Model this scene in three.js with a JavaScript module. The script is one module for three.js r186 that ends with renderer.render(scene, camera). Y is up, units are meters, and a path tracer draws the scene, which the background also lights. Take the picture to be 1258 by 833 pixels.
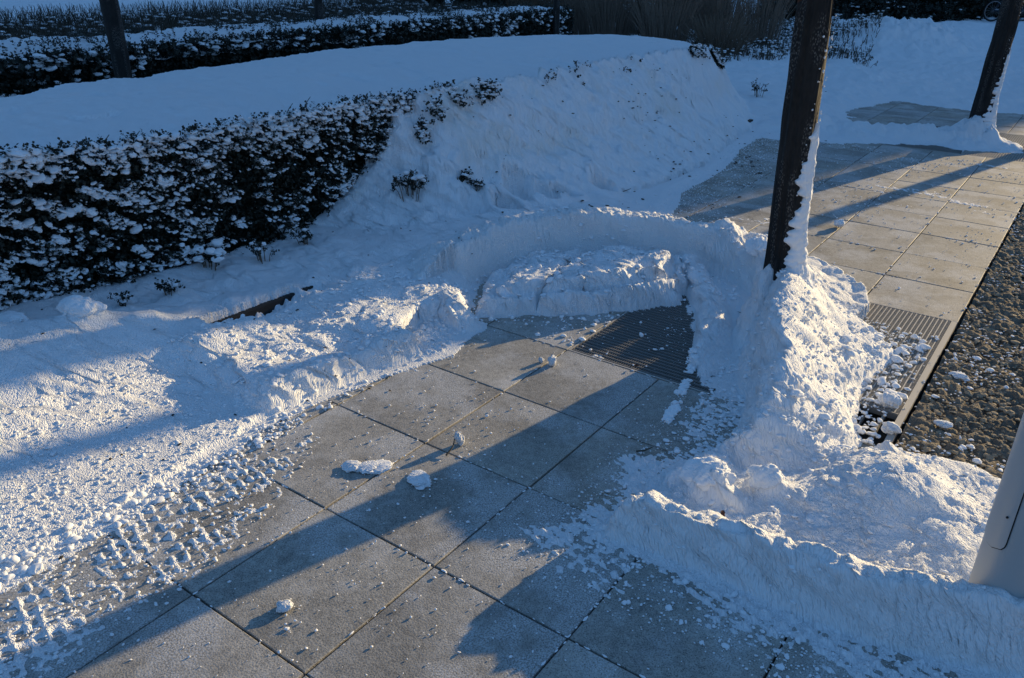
import * as THREE from 'three';
import { mergeGeometries, mergeVertices } from 'three/addons/utils/BufferGeometryUtils.js';

// ------------------------------------------------------------------ camera, sky, sun, exposure
// x runs across the footpath, -z along it (away from the viewer), y is up; the paving grid starts at the origin.
const scene = new THREE.Scene();
const camera = new THREE.PerspectiveCamera(45.74, 1258 / 833, 0.05, 600);
camera.position.set(2.2897, 1.69, 0.9334);
camera.setRotationFromMatrix(new THREE.Matrix4().makeBasis(
  new THREE.Vector3(0.8106, 0.0121, -0.5855), new THREE.Vector3(-0.2585, 0.9045, -0.3392), new THREE.Vector3(0.5255, 0.4263, 0.7363)));
scene.add(camera);
const SUN_EL = 12 * Math.PI / 180, SUN_H = new THREE.Vector2(0.250, -0.968);        // compass direction of the sun in x, z
const sunDir = new THREE.Vector3(SUN_H.x * Math.cos(SUN_EL), Math.sin(SUN_EL), SUN_H.y * Math.cos(SUN_EL)).normalize();
{
  const w = 256, h = 128, data = new Float32Array(w * h * 4);
  for (let j = 0; j < h; j++) for (let i = 0; i < w; i++) {
    const el = ((j + 0.5) / h - 0.5) * Math.PI, az = ((i + 0.5) / w - 0.5) * 2 * Math.PI;
    const d = new THREE.Vector3(Math.cos(el) * Math.cos(az), Math.sin(el), Math.cos(el) * Math.sin(az));
    const up = Math.max(0, d.y), k = Math.pow(1 - up, 3.2), g = Math.max(0, d.dot(sunDir));
    const mie = 0.10 * Math.pow(g, 6) + 0.35 * Math.pow(g, 60);
    const o = (j * w + i) * 4;
    data[o] = 0.058 + 0.08 * k + mie * 1.0;
    data[o + 1] = 0.154 + 0.117 * k + mie * 0.85;
    data[o + 2] = 0.336 + 0.1 * k + mie * 0.62;
    data[o + 3] = 1;
  }
  const sky = new THREE.DataTexture(data, w, h, THREE.RGBAFormat, THREE.FloatType);
  sky.mapping = THREE.EquirectangularReflectionMapping; sky.magFilter = sky.minFilter = THREE.LinearFilter; sky.needsUpdate = true;
  scene.background = sky; scene.environment = sky;
}
const sun = new THREE.DirectionalLight(new THREE.Color().setRGB(1, 0.755, 0.40), 5);
sun.position.copy(sunDir).multiplyScalar(80); sun.castShadow = true;
Object.assign(sun.shadow.camera, { left: -30, right: 30, top: 30, bottom: -30, near: 1, far: 220 });
sun.shadow.mapSize.set(4096, 4096);
scene.add(sun, sun.target);
const renderer = new THREE.WebGLRenderer({ antialias: true });
renderer.toneMapping = THREE.LinearToneMapping;
renderer.toneMappingExposure = 1.36;
renderer.shadowMap.enabled = true;

// ------------------------------------------------------------------ helpers
let seed = 12345;
const rnd = () => { seed = (seed * 1664525 + 1013904223) >>> 0; return seed / 4294967296; };
const rr = (a, b) => a + (b - a) * rnd();
const ss = (a, b, x) => { const t = Math.min(1, Math.max(0, (x - a) / (b - a))); return t * t * (3 - 2 * t); };
const lerp = (a, b, t) => a + (b - a) * t, clamp = (x, a, b) => Math.min(b, Math.max(a, x));
function hash(i, j, k = 0) { let n = Math.imul(i, 374761393) ^ Math.imul(j, 668265263) ^ Math.imul(k + 11, 1274126177); n = Math.imul(n ^ (n >>> 13), 1274126177); return ((n ^ (n >>> 16)) >>> 0) / 4294967296; }
function vn(x, y, k = 0) {
  const i = Math.floor(x), j = Math.floor(y), fx = x - i, fy = y - j, u = fx * fx * (3 - 2 * fx), v = fy * fy * (3 - 2 * fy);
  return lerp(lerp(hash(i, j, k), hash(i + 1, j, k), u), lerp(hash(i, j + 1, k), hash(i + 1, j + 1, k), u), v) * 2 - 1;
}
function fbm(x, y, o = 4, k = 0) { let s = 0, a = 0.55, t = 0; for (let n = 0; n < o; n++) { s += a * vn(x, y, k + n); t += a; a *= 0.5; const nx = 1.62 * x + 1.18 * y + 7.3; y = -1.18 * x + 1.62 * y + 3.1; x = nx; } return s / t; }
function worley(x, y, k = 0) {            // 1 on the centre of a grain, 0 between grains
  const i = Math.floor(x), j = Math.floor(y); let m = 9;
  for (let a = -1; a <= 1; a++) for (let b = -1; b <= 1; b++) {
    const dx = i + a + hash(i + a, j + b, k) - x, dy = j + b + hash(i + a, j + b, k + 77) - y, r = 0.75 + 0.5 * hash(i + a, j + b, k + 31);
    m = Math.min(m, (dx * dx + dy * dy) / (r * r));
  }
  return Math.max(0, 1 - m * 1.6);
}
function sd(poly, x, y) {                  // signed distance to a polygon, positive inside
  let d = 1e9, ins = false;
  for (let i = 0, n = poly.length, j = n - 1; i < n; j = i++) {
    const ax = poly[j][0], ay = poly[j][1], bx = poly[i][0], by = poly[i][1], ex = bx - ax, ey = by - ay, px = x - ax, py = y - ay;
    const t = clamp((px * ex + py * ey) / (ex * ex + ey * ey), 0, 1), qx = px - ex * t, qy = py - ey * t;
    d = Math.min(d, qx * qx + qy * qy);
    if ((ay > y) !== (by > y) && x < (bx - ax) * (y - ay) / (by - ay) + ax) ins = !ins;
  }
  return (ins ? 1 : -1) * Math.sqrt(d);
}
const RP = { d: 0, h: 0, side: 1, t: 0 };
function nearLine(pl, x, y) {              // nearest point of a polyline of [x, y, height]
  let best = 1e9;
  for (let i = 0; i < pl.length - 1; i++) {
    const a = pl[i], b = pl[i + 1], ex = b[0] - a[0], ey = b[1] - a[1], px = x - a[0], py = y - a[1];
    const t = clamp((px * ex + py * ey) / (ex * ex + ey * ey), 0, 1), qx = px - ex * t, qy = py - ey * t, d = qx * qx + qy * qy;
    if (d < best) { best = d; RP.h = lerp(a[2], b[2], t); RP.side = ex * py - ey * px > 0 ? 1 : -1; RP.t = i + t; }
  }
  RP.d = Math.sqrt(best); return RP;
}
function table(tb, x) { if (x <= tb[0][0]) return tb[0][1]; for (let i = 1; i < tb.length; i++) if (x < tb[i][0]) return lerp(tb[i - 1][1], tb[i][1], (x - tb[i - 1][0]) / (tb[i][0] - tb[i - 1][0])); return tb[tb.length - 1][1]; }
const taken = {};
function numbered(n) { if (!(n in taken)) { taken[n] = 0; return n; } taken[n]++; return n + '_' + String(taken[n]).padStart(3, '0'); }
function tag(o, label, category, group, kind) { if (label) o.userData.label = label; if (category) o.userData.category = category; if (group) o.userData.group = group; if (kind) o.userData.kind = kind; return o; }
function mesh(name, geo, mat, parent) { const m = new THREE.Mesh(geo, mat); m.name = parent ? name : numbered(name); m.castShadow = m.receiveShadow = true; (parent || scene).add(m); return m; }
function thing(name, label, category, pos = [0, 0, 0], group) { const o = new THREE.Group(); o.name = numbered(name); o.position.set(...pos); scene.add(o); return tag(o, label, category, group); }
function lin(r, g, b) { return new THREE.Color().setRGB(r, g, b); }
function std(c, rough = 0.9, extra = {}) { return new THREE.MeshStandardMaterial({ color: lin(...c), roughness: rough, metalness: 0, ...extra }); }
function tex(w, h, f, srgb = true) {       // texture from f(i, j) -> [r, g, b] in 0..1
  const d = new Uint8Array(w * h * 4);
  for (let j = 0; j < h; j++) for (let i = 0; i < w; i++) { const c = f(i, j), o = (j * w + i) * 4; d[o] = clamp(c[0], 0, 1) * 255; d[o + 1] = clamp(c[1], 0, 1) * 255; d[o + 2] = clamp(c[2], 0, 1) * 255; d[o + 3] = 255; }
  const t = new THREE.DataTexture(d, w, h); t.wrapS = t.wrapT = THREE.RepeatWrapping; t.magFilter = THREE.LinearFilter; t.minFilter = THREE.LinearMipmapLinearFilter; t.generateMipmaps = true;
  if (srgb) t.colorSpace = THREE.SRGBColorSpace; t.needsUpdate = true; return t;
}
// periodic noise for tiles
function tn(x, y, p, k) { const i = Math.floor(x), j = Math.floor(y), fx = x - i, fy = y - j, u = fx * fx * (3 - 2 * fx), v = fy * fy * (3 - 2 * fy), m = (a) => ((a % p) + p) % p; return lerp(lerp(hash(m(i), m(j), k), hash(m(i + 1), m(j), k), u), lerp(hash(m(i), m(j + 1), k), hash(m(i + 1), m(j + 1), k), u), v); }
function tw(x, y, p, k) { const i = Math.floor(x), j = Math.floor(y), m = (a) => ((a % p) + p) % p; let b = 9; for (let a = -1; a <= 1; a++) for (let c = -1; c <= 1; c++) { const I = m(i + a), J = m(j + c), dx = i + a + hash(I, J, k) - x, dy = j + c + hash(I, J, k + 5) - y; b = Math.min(b, dx * dx + dy * dy); } return Math.max(0, 1 - b * 1.5); }

// ------------------------------------------------------------------ materials
const snowBump = tex(1024, 1024, (i, j) => {
  const x = i / 1024, y = j / 1024, v = 0.34 * tw(x * 64, y * 64, 64, 3) + 0.33 * tw(x * 128, y * 128, 128, 9) + 0.2 * tn(x * 256, y * 256, 256, 4) + 0.13 * tn(x * 24, y * 24, 24, 6); return [v, v, v];
}, false);
const snowMat = new THREE.MeshPhysicalMaterial({ color: 0xffffff, vertexColors: true, roughness: 0.8, bumpMap: snowBump, bumpScale: 0.008 });
const SNOW = [0.86, 0.875, 0.9];
const softSnowMat = new THREE.MeshPhysicalMaterial({ color: lin(...SNOW), roughness: 0.85 });
const chunkMat = new THREE.MeshPhysicalMaterial({ color: lin(...SNOW), roughness: 0.8, bumpMap: snowBump, bumpScale: 0.004 });
const slabMats = [];
for (let s = 0; s < 4; s++) {
  const base = [[0.36, 0.34, 0.305], [0.385, 0.365, 0.325], [0.335, 0.32, 0.29], [0.37, 0.345, 0.3]][s];
  const g = (v) => Math.pow(v, 1 / 2.2);
  const fr = (x, y) => 0.5 * tn(x * 5, y * 5, 5, s * 40 + 1) + 0.3 * tn(x * 13, y * 13, 13, s * 40 + 2) + 0.2 * tn(x * 41, y * 41, 41, s * 40 + 3);
  const map = tex(1024, 1024, (i, j) => {
    const x = i / 1024, y = j / 1024;
    let v = 0.66 + 0.3 * tn(x * 3, y * 3, 3, s * 7 + 8) + 0.2 * tn(x * 9, y * 9, 9, s * 7) + 0.26 * (tn(x * 60, y * 60, 60, s * 7 + 1) - 0.5) + 0.5 * (tn(x * 340, y * 340, 340, s * 7 + 2) - 0.5);
    const pit = tw(x * 170, y * 170, 170, s * 7 + 3); if (pit > 0.9 && hash(Math.floor(x * 170), Math.floor(y * 170), s) > 0.45) v *= 0.42;
    const st = ss(0.6, 0.78, tn(x * 4, y * 4, 4, s * 7 + 5) * 0.7 + tn(x * 17, y * 17, 17, s * 7 + 6) * 0.3);
    v *= 1 - 0.22 * st;
    let c = [base[0] * v, base[1] * v, base[2] * v];
    const f = fr(x, y), grain = tw(x * 150, y * 150, 150, s + 90), fine = tw(x * 330, y * 330, 330, s + 91);
    let k = Math.max(ss(0.72, 0.9, grain) * ss(0.45, 0.75, f) * 0.55, ss(0.8, 0.95, fine) * ss(0.35, 0.75, f) * 0.5);   // frost grains lying on the concrete
    c = [lerp(c[0], 0.7, k), lerp(c[1], 0.72, k), lerp(c[2], 0.75, k)];
    return c.map(g);
  });
  const bump = tex(1024, 1024, (i, j) => { const x = i / 1024, y = j / 1024; const v = 0.35 * tn(x * 340, y * 340, 340, s * 7 + 2) + 0.4 * tw(x * 170, y * 170, 170, s * 7 + 3) + 0.25 * tn(x * 40, y * 40, 40, s + 50); return [v, v, v]; }, false);
  slabMats.push(new THREE.MeshStandardMaterial({ map, bumpMap: bump, bumpScale: 0.0008, roughness: 0.7 }));
}
const M = {
  bed: std([0.045, 0.04, 0.035], 0.95), soil: std([0.03, 0.026, 0.022], 1), steel: std([0.25, 0.245, 0.235], 0.55, { metalness: 0.2 }),
  galv: std([0.42, 0.4, 0.37], 0.55, { metalness: 0.15 }), leaf: std([0.011, 0.016, 0.009], 0.65), leafDry: std([0.16, 0.115, 0.08], 0.9),
  twig: std([0.22, 0.165, 0.125], 0.95), straw: std([0.12, 0.095, 0.065], 0.95), deadLeaf: std([0.1, 0.035, 0.015], 0.8),
  grass: std([0.07, 0.062, 0.048], 0.95), kerb: std([0.024, 0.023, 0.022], 0.95), postPaint: std([0.42, 0.43, 0.43], 0.42), groove: std([0.02, 0.02, 0.02], 0.9),
  rubber: std([0.015, 0.015, 0.016], 0.8), chrome: std([0.3, 0.3, 0.32], 0.35, { metalness: 0.8 }), frameBlue: std([0.02, 0.03, 0.06], 0.4), wall: std([0.3, 0.27, 0.23], 0.9), pane: std([0.03, 0.04, 0.05], 0.15), roof: std([0.08, 0.075, 0.07], 0.9),
};

// ------------------------------------------------------------------ ground and paving
const SU = 0.48699, SV = 0.51229;
{
  const g = new THREE.CircleGeometry(260, 64); g.rotateX(-Math.PI / 2); g.translate(0, -0.17, -30);
  tag(mesh('ground', g, softSnowMat), null, null, null, 'structure');
  const b = new THREE.PlaneGeometry(12, 60); b.rotateX(-Math.PI / 2); b.translate(2, -0.12, -24);
  tag(mesh('paving_bed', b, M.bed), null, null, null, 'structure');
}
function slabGeo(w, d, t, ch, uo, vo) {       // chamfered slab, top at y = 0, centred in x and z
  const W = w / 2, D = d / 2, p = [], idx = [], uv = [];
  const ring = (x, y, z) => [[-x, y, -z], [x, y, -z], [x, y, z], [-x, y, z]];
  const rings = [ring(W, -t, D), ring(W, -ch, D), ring(W - ch, 0, D - ch)];
  const quad = (a, b, c, e) => { const o = p.length / 3; for (const q of [a, b, c, e]) { p.push(...q); uv.push(uo + q[0] + q[1] * 0.5, vo + q[2] + q[1] * 0.5); } idx.push(o, o + 2, o + 1, o, o + 3, o + 2); };
  for (let r = 0; r < 2; r++) for (let k = 0; k < 4; k++) { const n = (k + 1) % 4; quad(rings[r][n], rings[r][k], rings[r + 1][k], rings[r + 1][n]); }
  quad(rings[2][0], rings[2][1], rings[2][2], rings[2][3]);
  const g = new THREE.BufferGeometry(); g.setAttribute('position', new THREE.Float32BufferAttribute(p, 3)); g.setAttribute('uv', new THREE.Float32BufferAttribute(uv, 2)); g.setIndex(idx);
  const n = g.toNonIndexed(); n.computeVertexNormals(); return n;
}
const slabGeos = []; for (let k = 0; k < 6; k++) slabGeos.push(slabGeo(SU - 0.007, SV - 0.007, 0.09, 0.002, k * 0.37, k * 0.61));
const pavement = new THREE.Group(); pavement.name = 'pavement'; pavement.userData.kind = 'structure'; scene.add(pavement);
for (let v = -4; v < 36; v++) for (let u = -2; u < (v < 3 ? 7 : 4); u++) {
  if (u >= 1 && ((v >= 4 && v < 7) || (v >= 16 && v < 19))) continue;
  const m = mesh('slab', slabGeos[(u * 5 + v * 7 + 60) % 6], slabMats[Math.floor(hash(u, v, 5) * 4)], pavement);
  m.position.set((u + 0.5) * SU, -0.001 - hash(u, v, 6) * 0.003, -(v + 0.5) * SV);
  m.rotation.set((hash(u, v, 7) - 0.5) * 0.008, (hash(u, v, 8) > 0.5 ? Math.PI : 0) + (hash(u, v, 10) - 0.5) * 0.006, (hash(u, v, 9) - 0.5) * 0.008);
}
{ // kerb stones along the planted side
  const kg = slabGeo(0.08, 0.98, 0.2, 0.006, 0, 0), kerb = new THREE.Group(); kerb.name = 'kerb'; kerb.userData.kind = 'structure'; scene.add(kerb);
  for (let k = -2; k < 16; k++) { const m = mesh('kerb_stone', kg, M.kerb, kerb); m.position.set(-0.955, 0.088 + hash(k, 3) * 0.006, -(k + 0.5)); }
}

// ------------------------------------------------------------------ snow height field, in metres across (U) and along (V) the path
const HEDGE = [[-1.83, -2.5], [-1.8, 0.7], [-1.73, 1.1], [-1.66, 1.5], [-1.68, 2.2], [-1.72, 2.8], [-1.66, 3.2], [-1.6, 4], [-1.58, 5.2], [-1.55, 6.7], [-1.5, 7.9], [-1.62, 8.6], [-2.2, 9.25], [-3.1, 9.45], [-3.9, 8.9], [-4.5, 7.5], [-4.75, 5.6], [-4.6, 4.2], [-4.3, 2.5], [-4.1, 1.5], [-4.05, -2.5]];
const BANK = [[-0.02, -3], [-0.02, -0.31], [-0.03, 0.02], [-0.06, 0.22], [-0.11, 0.51], [-0.13, 0.77], [-0.12, 1.04], [-0.08, 1.22], [-0.07, 1.36], [-0.03, 1.49], [0.03, 1.67], [-0.02, 1.9], [-0.1, 2.02], [-0.28, 2.3], [-0.41, 2.52], [-0.42, 2.8], [-0.16, 3.1], [0.18, 3.32], [0.4, 3.43], [0.62, 3.5], [0.8, 3.42], [0.98, 3.25], [1.06, 3.42], [0.82, 3.68], [0.5, 3.78], [0.2, 3.86], [-0.04, 3.98], [-0.25, 4.73], [-0.39, 5.09], [-0.4, 5.78], [-0.44, 6.14], [-0.64, 7.03], [-0.69, 7.73], [-0.38, 7.87], [0.34, 8.1], [0.6, 8.42], [1.0, 8.5], [1.4, 8.5], [1.62, 8.62], [1.66, 8.85], [1.5, 9.08], [1.12, 9.14], [0.6, 8.98], [0.1, 9.0], [-0.25, 9.5], [-0.42, 10.2], [-0.11, 11.5], [0.75, 11.25], [1.46, 11.4], [2.6, 11.6], [2.6, 12], [8, 12], [20, 60], [-60, 60], [-60, -3]];
const NOTCH = [[-0.13, 1.57], [-0.22, 1.67], [-0.29, 1.86], [-0.24, 1.98], [-0.16, 1.93], [-0.03, 1.9], [0.08, 1.68], [0.02, 1.58]];
const CLOD = [[-0.1, 2.05], [0.11, 2.27], [0.3, 2.38], [0.47, 2.6], [0.6, 2.82], [0.7, 2.92], [0.64, 3.12], [0.5, 3.44], [0.3, 3.4], [0.08, 3.29], [-0.15, 3.12], [-0.36, 2.86], [-0.38, 2.58], [-0.25, 2.32]];
const SIDE = [[0.46, 3.34], [0.74, 2.9], [0.98, 2.5], [1.2, 2.06], [1.38, 2.0], [1.34, 2.3], [1.12, 2.7], [1.02, 3.25], [0.8, 3.45], [0.6, 3.5]];
const PILE = [[1.02, 3.2], [1.04, 2.72], [1.15, 2.36], [1.36, 2.08], [1.42, 1.78], [1.36, 1.5], [1.58, 1.58], [1.83, 1.74], [1.86, 2.05], [1.79, 2.2], [1.75, 2.43], [1.76, 2.77], [1.79, 3.0], [1.53, 3.24], [1.33, 3.38], [1.13, 3.36]];
const FIELD = [[1.36, 1.52], [1.6, 1.62], [1.83, 1.77], [1.97, 2.04], [2.22, 2.09], [2.4, 2.02], [3.4, 1.9], [3.4, 1.02], [2.44, 1.05], [1.95, 0.96], [1.5, 0.94], [1.38, 0.97], [1.36, 1.15], [1.33, 1.42]];
const FILM = [[1.11, 2.05], [1.17, 1.52], [1.1, 1.39], [1.15, 1.17], [1.1, 0.95], [1.02, 0.8], [1.26, 0.68], [1.45, 0.66], [1.71, 0.72], [1.95, 0.76], [2.1, 0.68], [2.6, 0.5], [3.4, 0.4], [3.4, 1.1], [1.7, 1.1], [1.6, 1.9], [1.4, 2.1]];
const TREADL = [[-0.02, -1.6], [-0.02, 0.05], [-0.1, 0.62], [0.02, 0.86], [0.16, 0.8], [0.34, 0.42], [0.44, 0.1], [0.46, -0.35], [0.42, -1.6]];
const CREST_WALL = [[-0.5, 2.46, 0.22], [-0.48, 2.7, 0.26], [-0.3, 3.06, 0.29], [0.0, 3.3, 0.31], [0.3, 3.47, 0.28], [0.58, 3.6, 0.23], [0.8, 3.52, 0.2], [0.98, 3.36, 0.17]];
const CREST_PILE = [[1.22, 2.9, 0.40], [1.31, 2.62, 0.385], [1.38, 2.3, 0.345], [1.43, 2.03, 0.3], [1.46, 1.83, 0.235], [1.49, 1.68, 0.13]];
const CREST_SHOULDER = [[1.22, 2.88, 0.39], [1.12, 2.7, 0.385], [1.06, 2.64, 0.3], [1.03, 2.6, 0.1]];
const CREST_RIDGE = [[1.34, 1.0, 0.095], [1.44, 1.03, 0.13], [1.56, 1.03, 0.125], [1.72, 1.04, 0.15], [1.95, 1.03, 0.18], [2.16, 1.06, 0.185], [2.34, 1.12, 0.2], [2.6, 1.18, 0.2], [3.4, 1.2, 0.2]];
const CREST_SIDE = [[0.5, 3.36, 0.12], [0.66, 3.14, 0.1], [0.82, 2.92, 0.1], [0.94, 2.68, 0.085], [1.0, 2.5, 0.05], [1.06, 2.3, 0.03]];
const THIN = [[0.95, 2.5, 0.03], [1.07, 2.15, 0.034], [1.13, 1.92, 0.022], [1.17, 1.72, 0.008]];
const FOOT = [[2.6, -1.05], [2.99, -0.97], [3.97, -0.71], [4.9, -0.52], [6.15, -0.49], [7.03, -0.66], [7.94, -0.8], [9, -1.2], [10, -1.5]];
const MOUNDS = [[1.51, 1.33, 0.075, 0.075], [1.59, 1.3, 0.05, 0.06], [1.665, 1.46, 0.06, 0.06], [1.99, 1.7, 0.085, 0.2], [1.8, 1.5, 0.03, 0.1], [1.46, 1.5, 0.05, 0.07], [2.2, 1.6, 0.03, 0.25], [1.86, 1.86, 0.05, 0.07], [1.94, 1.98, 0.05, 0.05], [1.62, 1.12, 0.03, 0.05], [1.44, 1.14, 0.02, 0.05],
  [-1.16, 0.62, 0.07, 0.1], [-1.35, 0.3, 0.04, 0.12], [-1.0, 0.82, 0.03, 0.08], [-1.22, 0.45, 0.03, 0.1], [-0.4, 8.5, 0.06, 0.3], [-1.5, 17.7, 0.55, 1.3], [-2.3, 20.5, 0.4, 2], [0.3, 14.4, 0.1, 1.2], [-0.9, 12.7, 0.12, 0.7], [2.2, 13.5, 0.12, 1]];
const FOOTPRINTS = [[-0.99, 3.74, 0.12, 0.11], [-0.84, 3.84, 0.12, 0.09], [-0.77, 3.98, 0.12, 0.09], [-0.74, 4.49, 0.12, 0.09], [-0.92, 3.46, 0.12, 0.1], [-1.06, 3.3, 0.05, 0.1]];
const R_GROUND = 0, R_CAP = 1, R_PILE = 2, R_RIDGE = 3, R_WALL = 4, R_BANK = 5, R_CLOD = 6;
const S = { h: 0, r: 0, cov: 0, dirt: 0 };
function tread(U, V, k) {
  const w = 0.006 * vn(U * 9, V * 9, 61), a = Math.pow(0.5 + 0.5 * Math.cos(2 * Math.PI * (V + w + 0.25 * U) / 0.042), 2.2), b = 0.5 + 0.5 * Math.cos(2 * Math.PI * (U - 0.35 * V + w) / 0.062 + k);
  return a * (0.35 + 0.65 * b) + 0.35 * Math.pow(b, 6);
}
function snow(U, V) {
  const lo = fbm(U * 1.4, V * 1.4, 3, 20), mid = fbm(U * 7, V * 7, 3, 30), fi = fbm(U * 38, V * 38, 2, 40);
  let h = -0.03, r = R_GROUND, cov = 0, dirt = 0, grit = 0.5;
  // bank on the planted side, and everything beyond
  let e = sd(BANK, U, V); const near = V < 12;
  if (near) e += V > 7.4 ? 0.1 * mid + 0.03 * fi : 0.016 * mid + 0.006 * fi;
  else e += 0.1 * lo;
  if (e > -0.06) {
    let lv;
    const wall = ss(0.72, 0.9, V) * (1 - ss(2.1, 2.4, V));
    const gentle = 0.02 * ss(0, 0.035, e) + 0.03 * ss(0.02, 0.4, e) + 0.1 * ss(0.35, 1.0, e);
    const steep = (0.105 + 0.02 * mid) * ss(-0.005, 0.075, e) - 0.035 * Math.exp(-(((e - 0.23) / 0.085) ** 2)) * ss(0.95, 1.1, V) * (1 - ss(1.4, 1.55, V)) + 0.02 * ss(0.3, 0.8, e);
    lv = lerp(gentle, steep, wall);
    if (V > 2.1) lv = lerp(lv, 0.1 * ss(0, 0.2, e) + 0.03 * ss(0, 0.6, e), ss(2.1, 2.4, V));
    if (V > 4) lv = lerp(lv, 0.02 * ss(0, 0.1, e) + 0.08 * ss(0.1, 0.7, e), ss(3.8, 4.6, V));
    if (V > 12) lv = 0.1 * ss(0, 0.6, e) + 0.05 * lo + 0.02 * mid + 0.03 * fbm(U * 3, V * 3, 3, 57);
    if (V > 7.6) { const b = ss(7.6, 8.4, V) * ss(0.05, 0.3, e); lv += b * (0.035 * Math.abs(fbm(U * 3.2, V * 3.2, 3, 58)) + 0.03 * (worley(U * 4, V * 4, 59) - 0.35) + 0.015 * mid); if (V > 8.2 && V < 9.5) lv += b * (0.05 * (worley(U * 6, V * 6, 60) - 0.2) + 0.03 * mid) * ss(-0.9, 0.4, U); }
    h = Math.max(h, lv); grit = 0.34;
    if (V < 1.2) { const q = nearLine([[-1.35, -0.6, 0.09], [-1.2, 0.2, 0.09], [-1.0, 0.7, 0.085], [-0.82, 0.95, 0.05]], U, V); h += q.h * Math.exp(-((q.d / (q.side > 0 ? 0.3 : 0.24)) ** 2)) * ss(0, 0.2, e); }
    h += (0.016 * lo + 0.012 * mid) * ss(0.05, 0.4, e);
    // slit along the kerb
    if (V > 0.9 && V < 1.75 && U > -1.02 && U < -0.7) { const c = ss(0.96, 1.1, V + 0.08 * fi + 0.05 * mid) * (1 - ss(1.58, 1.76, V + 0.08 * mid)); h = lerp(h, Math.min(h, 0.045 + 0.03 * ss(-0.92, -0.77, U) + 0.05 * mid + 0.045 * fi), c * ss(-0.948, -0.934, U) * (1 - ss(-0.87, -0.74, U))); if (U < -0.94) h = Math.max(h, 0.104 + 0.012 * c + 0.022 * fi + 0.012 * mid); }
    // snow thrown up against the hedge
    if (V > 2.2 && V < 11 && U > -3) {
      cov = ss(2.7, 3.5, V + 0.12 * mid + 0.2 * lo) ; const f = table(FOOT, V) + 0.05 * mid, top = table([[2.5, -1.62], [4, -1.6], [7.9, -1.5], [9, -1.75], [10.5, -2.2]], V);
      const q = clamp((f - U) / (f - top), 0, 1.02), fall = 1 - ss(8.3, 9.8, V);
      const pr = q < 0.55 ? 0.42 * Math.pow(q / 0.55, 1.25) : 0.42 + 0.58 * Math.pow((q - 0.55) / 0.45, 0.8);
      const bk = lerp(0.35 * q * ss(2.2, 3, V), pr, cov) * 0.79 * fall * ss(0, 0.25, e);
      if (bk > 0.015) { h = Math.max(h, 0.03 + bk + (0.035 * mid + 0.02 * fbm(U * 7, V * 18, 3, 55) + 0.02 * (worley(U * 5, V * 5, 56) - 0.4)) * ss(0, 0.3, q) + h * 0.35); if (q > 0.08) r = R_BANK; grit = 0.75; dirt = ss(0.15, 0.5, fbm(U * 5, V * 2.2, 3, 66)) * ss(0.3, 0.6, q) * 0.4 * (0.5 + 0.5 * ss(-0.2, 0.3, fi)); }
      for (const p of FOOTPRINTS) { const d2 = ((U - p[0]) / p[3]) ** 2 + ((V - p[1]) / (p[3] * 0.8)) ** 2; if (d2 < 6) h -= p[2] * Math.exp(-d2 * d2) - p[2] * 0.3 * Math.exp(-((Math.sqrt(d2) - 1.5) ** 2) * 4); }
    }
  }
  // scooped notch in the edge of the bank
  if (V > 1.4 && V < 2.1 && U > -0.4 && U < 0.2) {
    const q = sd(NOTCH, U, V) + 0.006 * fi; if (q > -0.02) h = lerp(h, Math.min(h, 0.004 + 0.014 * tread(U, V, 0) * ss(-0.1, 0.1, 0.05 - U + 0.06 * mid)), ss(-0.012, 0.022, q));
    const c = nearLine([[-0.26, 2.03, 0.13], [-0.12, 1.99, 0.1], [-0.06, 1.97, 0.05]], U, V); if (c.d < 0.1) h = Math.max(h, (c.h + 0.02 * mid) * (1 - ss(0.02, 0.085, c.d + 0.012 * fi)));
  }
  if (near && V > 1.9 && V < 4.2) {
    // back wall of the cleared bay
    const q = nearLine(CREST_WALL, U, V), hh = q.h + 0.026 * mid + 0.016 * fi + (0.07 * (worley(U * 8, V * 8, 44) - 0.35) + 0.02 * mid) * ss(4.2, 5.4, q.t); const w = q.side > 0 ? 0.46 : 0.125;
    const v2 = hh * (q.side > 0 ? 1 - 0.75 * ss(0.05, w, q.d) : 1 - ss(0.02, w, q.d + 0.008 * mid));
    if (q.d < w * 1.2 && v2 > h && v2 > 0.01) { h = v2; r = R_WALL; grit = 0.9; dirt = 0.12; }
    // broken clods on the floor of the bay
    const c = sd(CLOD, U, V) + 0.035 * mid + 0.012 * fi;
    if (c > -0.02) {
      const st = ss(0, 0.07, c), back = ss(0.10, 0.16, c + 0.03 * mid); let v3 = 0.088 * st - 0.022 * Math.exp(-(((c - 0.1 + 0.03 * mid) / 0.025) ** 2)) + 0.045 * back + 0.022 * mid + 0.024 * (worley(U * 7, V * 7, 4) - 0.35) * st + 0.012 * worley(U * 19, V * 19, 14) * st;
      v3 *= lerp(0.8, 1.1, ss(-0.1, 0.25, U)); v3 -= 0.06 * (1 - ss(0, 0.02, Math.abs(U - 0.1 + 0.2 * (V - 2.4)))) * st;
      if (v3 > h) { h = v3 - 0.03 * (1 - ss(-0.01, 0.02, c)); r = R_CLOD; grit = 0.8; }
    }
    const s2 = sd(SIDE, U, V) + 0.02 * mid; if (s2 > -0.02) { const v4 = 0.013 * ss(0, 0.16, s2) + 0.011 * mid + 0.006 * fi - 0.0045; if (v4 > h) { h = v4; r = R_GROUND; grit = 0.7; } }
    const q2 = nearLine(CREST_SIDE, U, V), v5 = (q2.h + 0.02 * mid + 0.012 * fi) * (1 - ss(0.01, q2.side > 0 ? 0.16 : 0.075, q2.d)); if (v5 > h && v5 > 0.006) { h = v5; r = R_CLOD; grit = 0.8; }
  }
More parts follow.
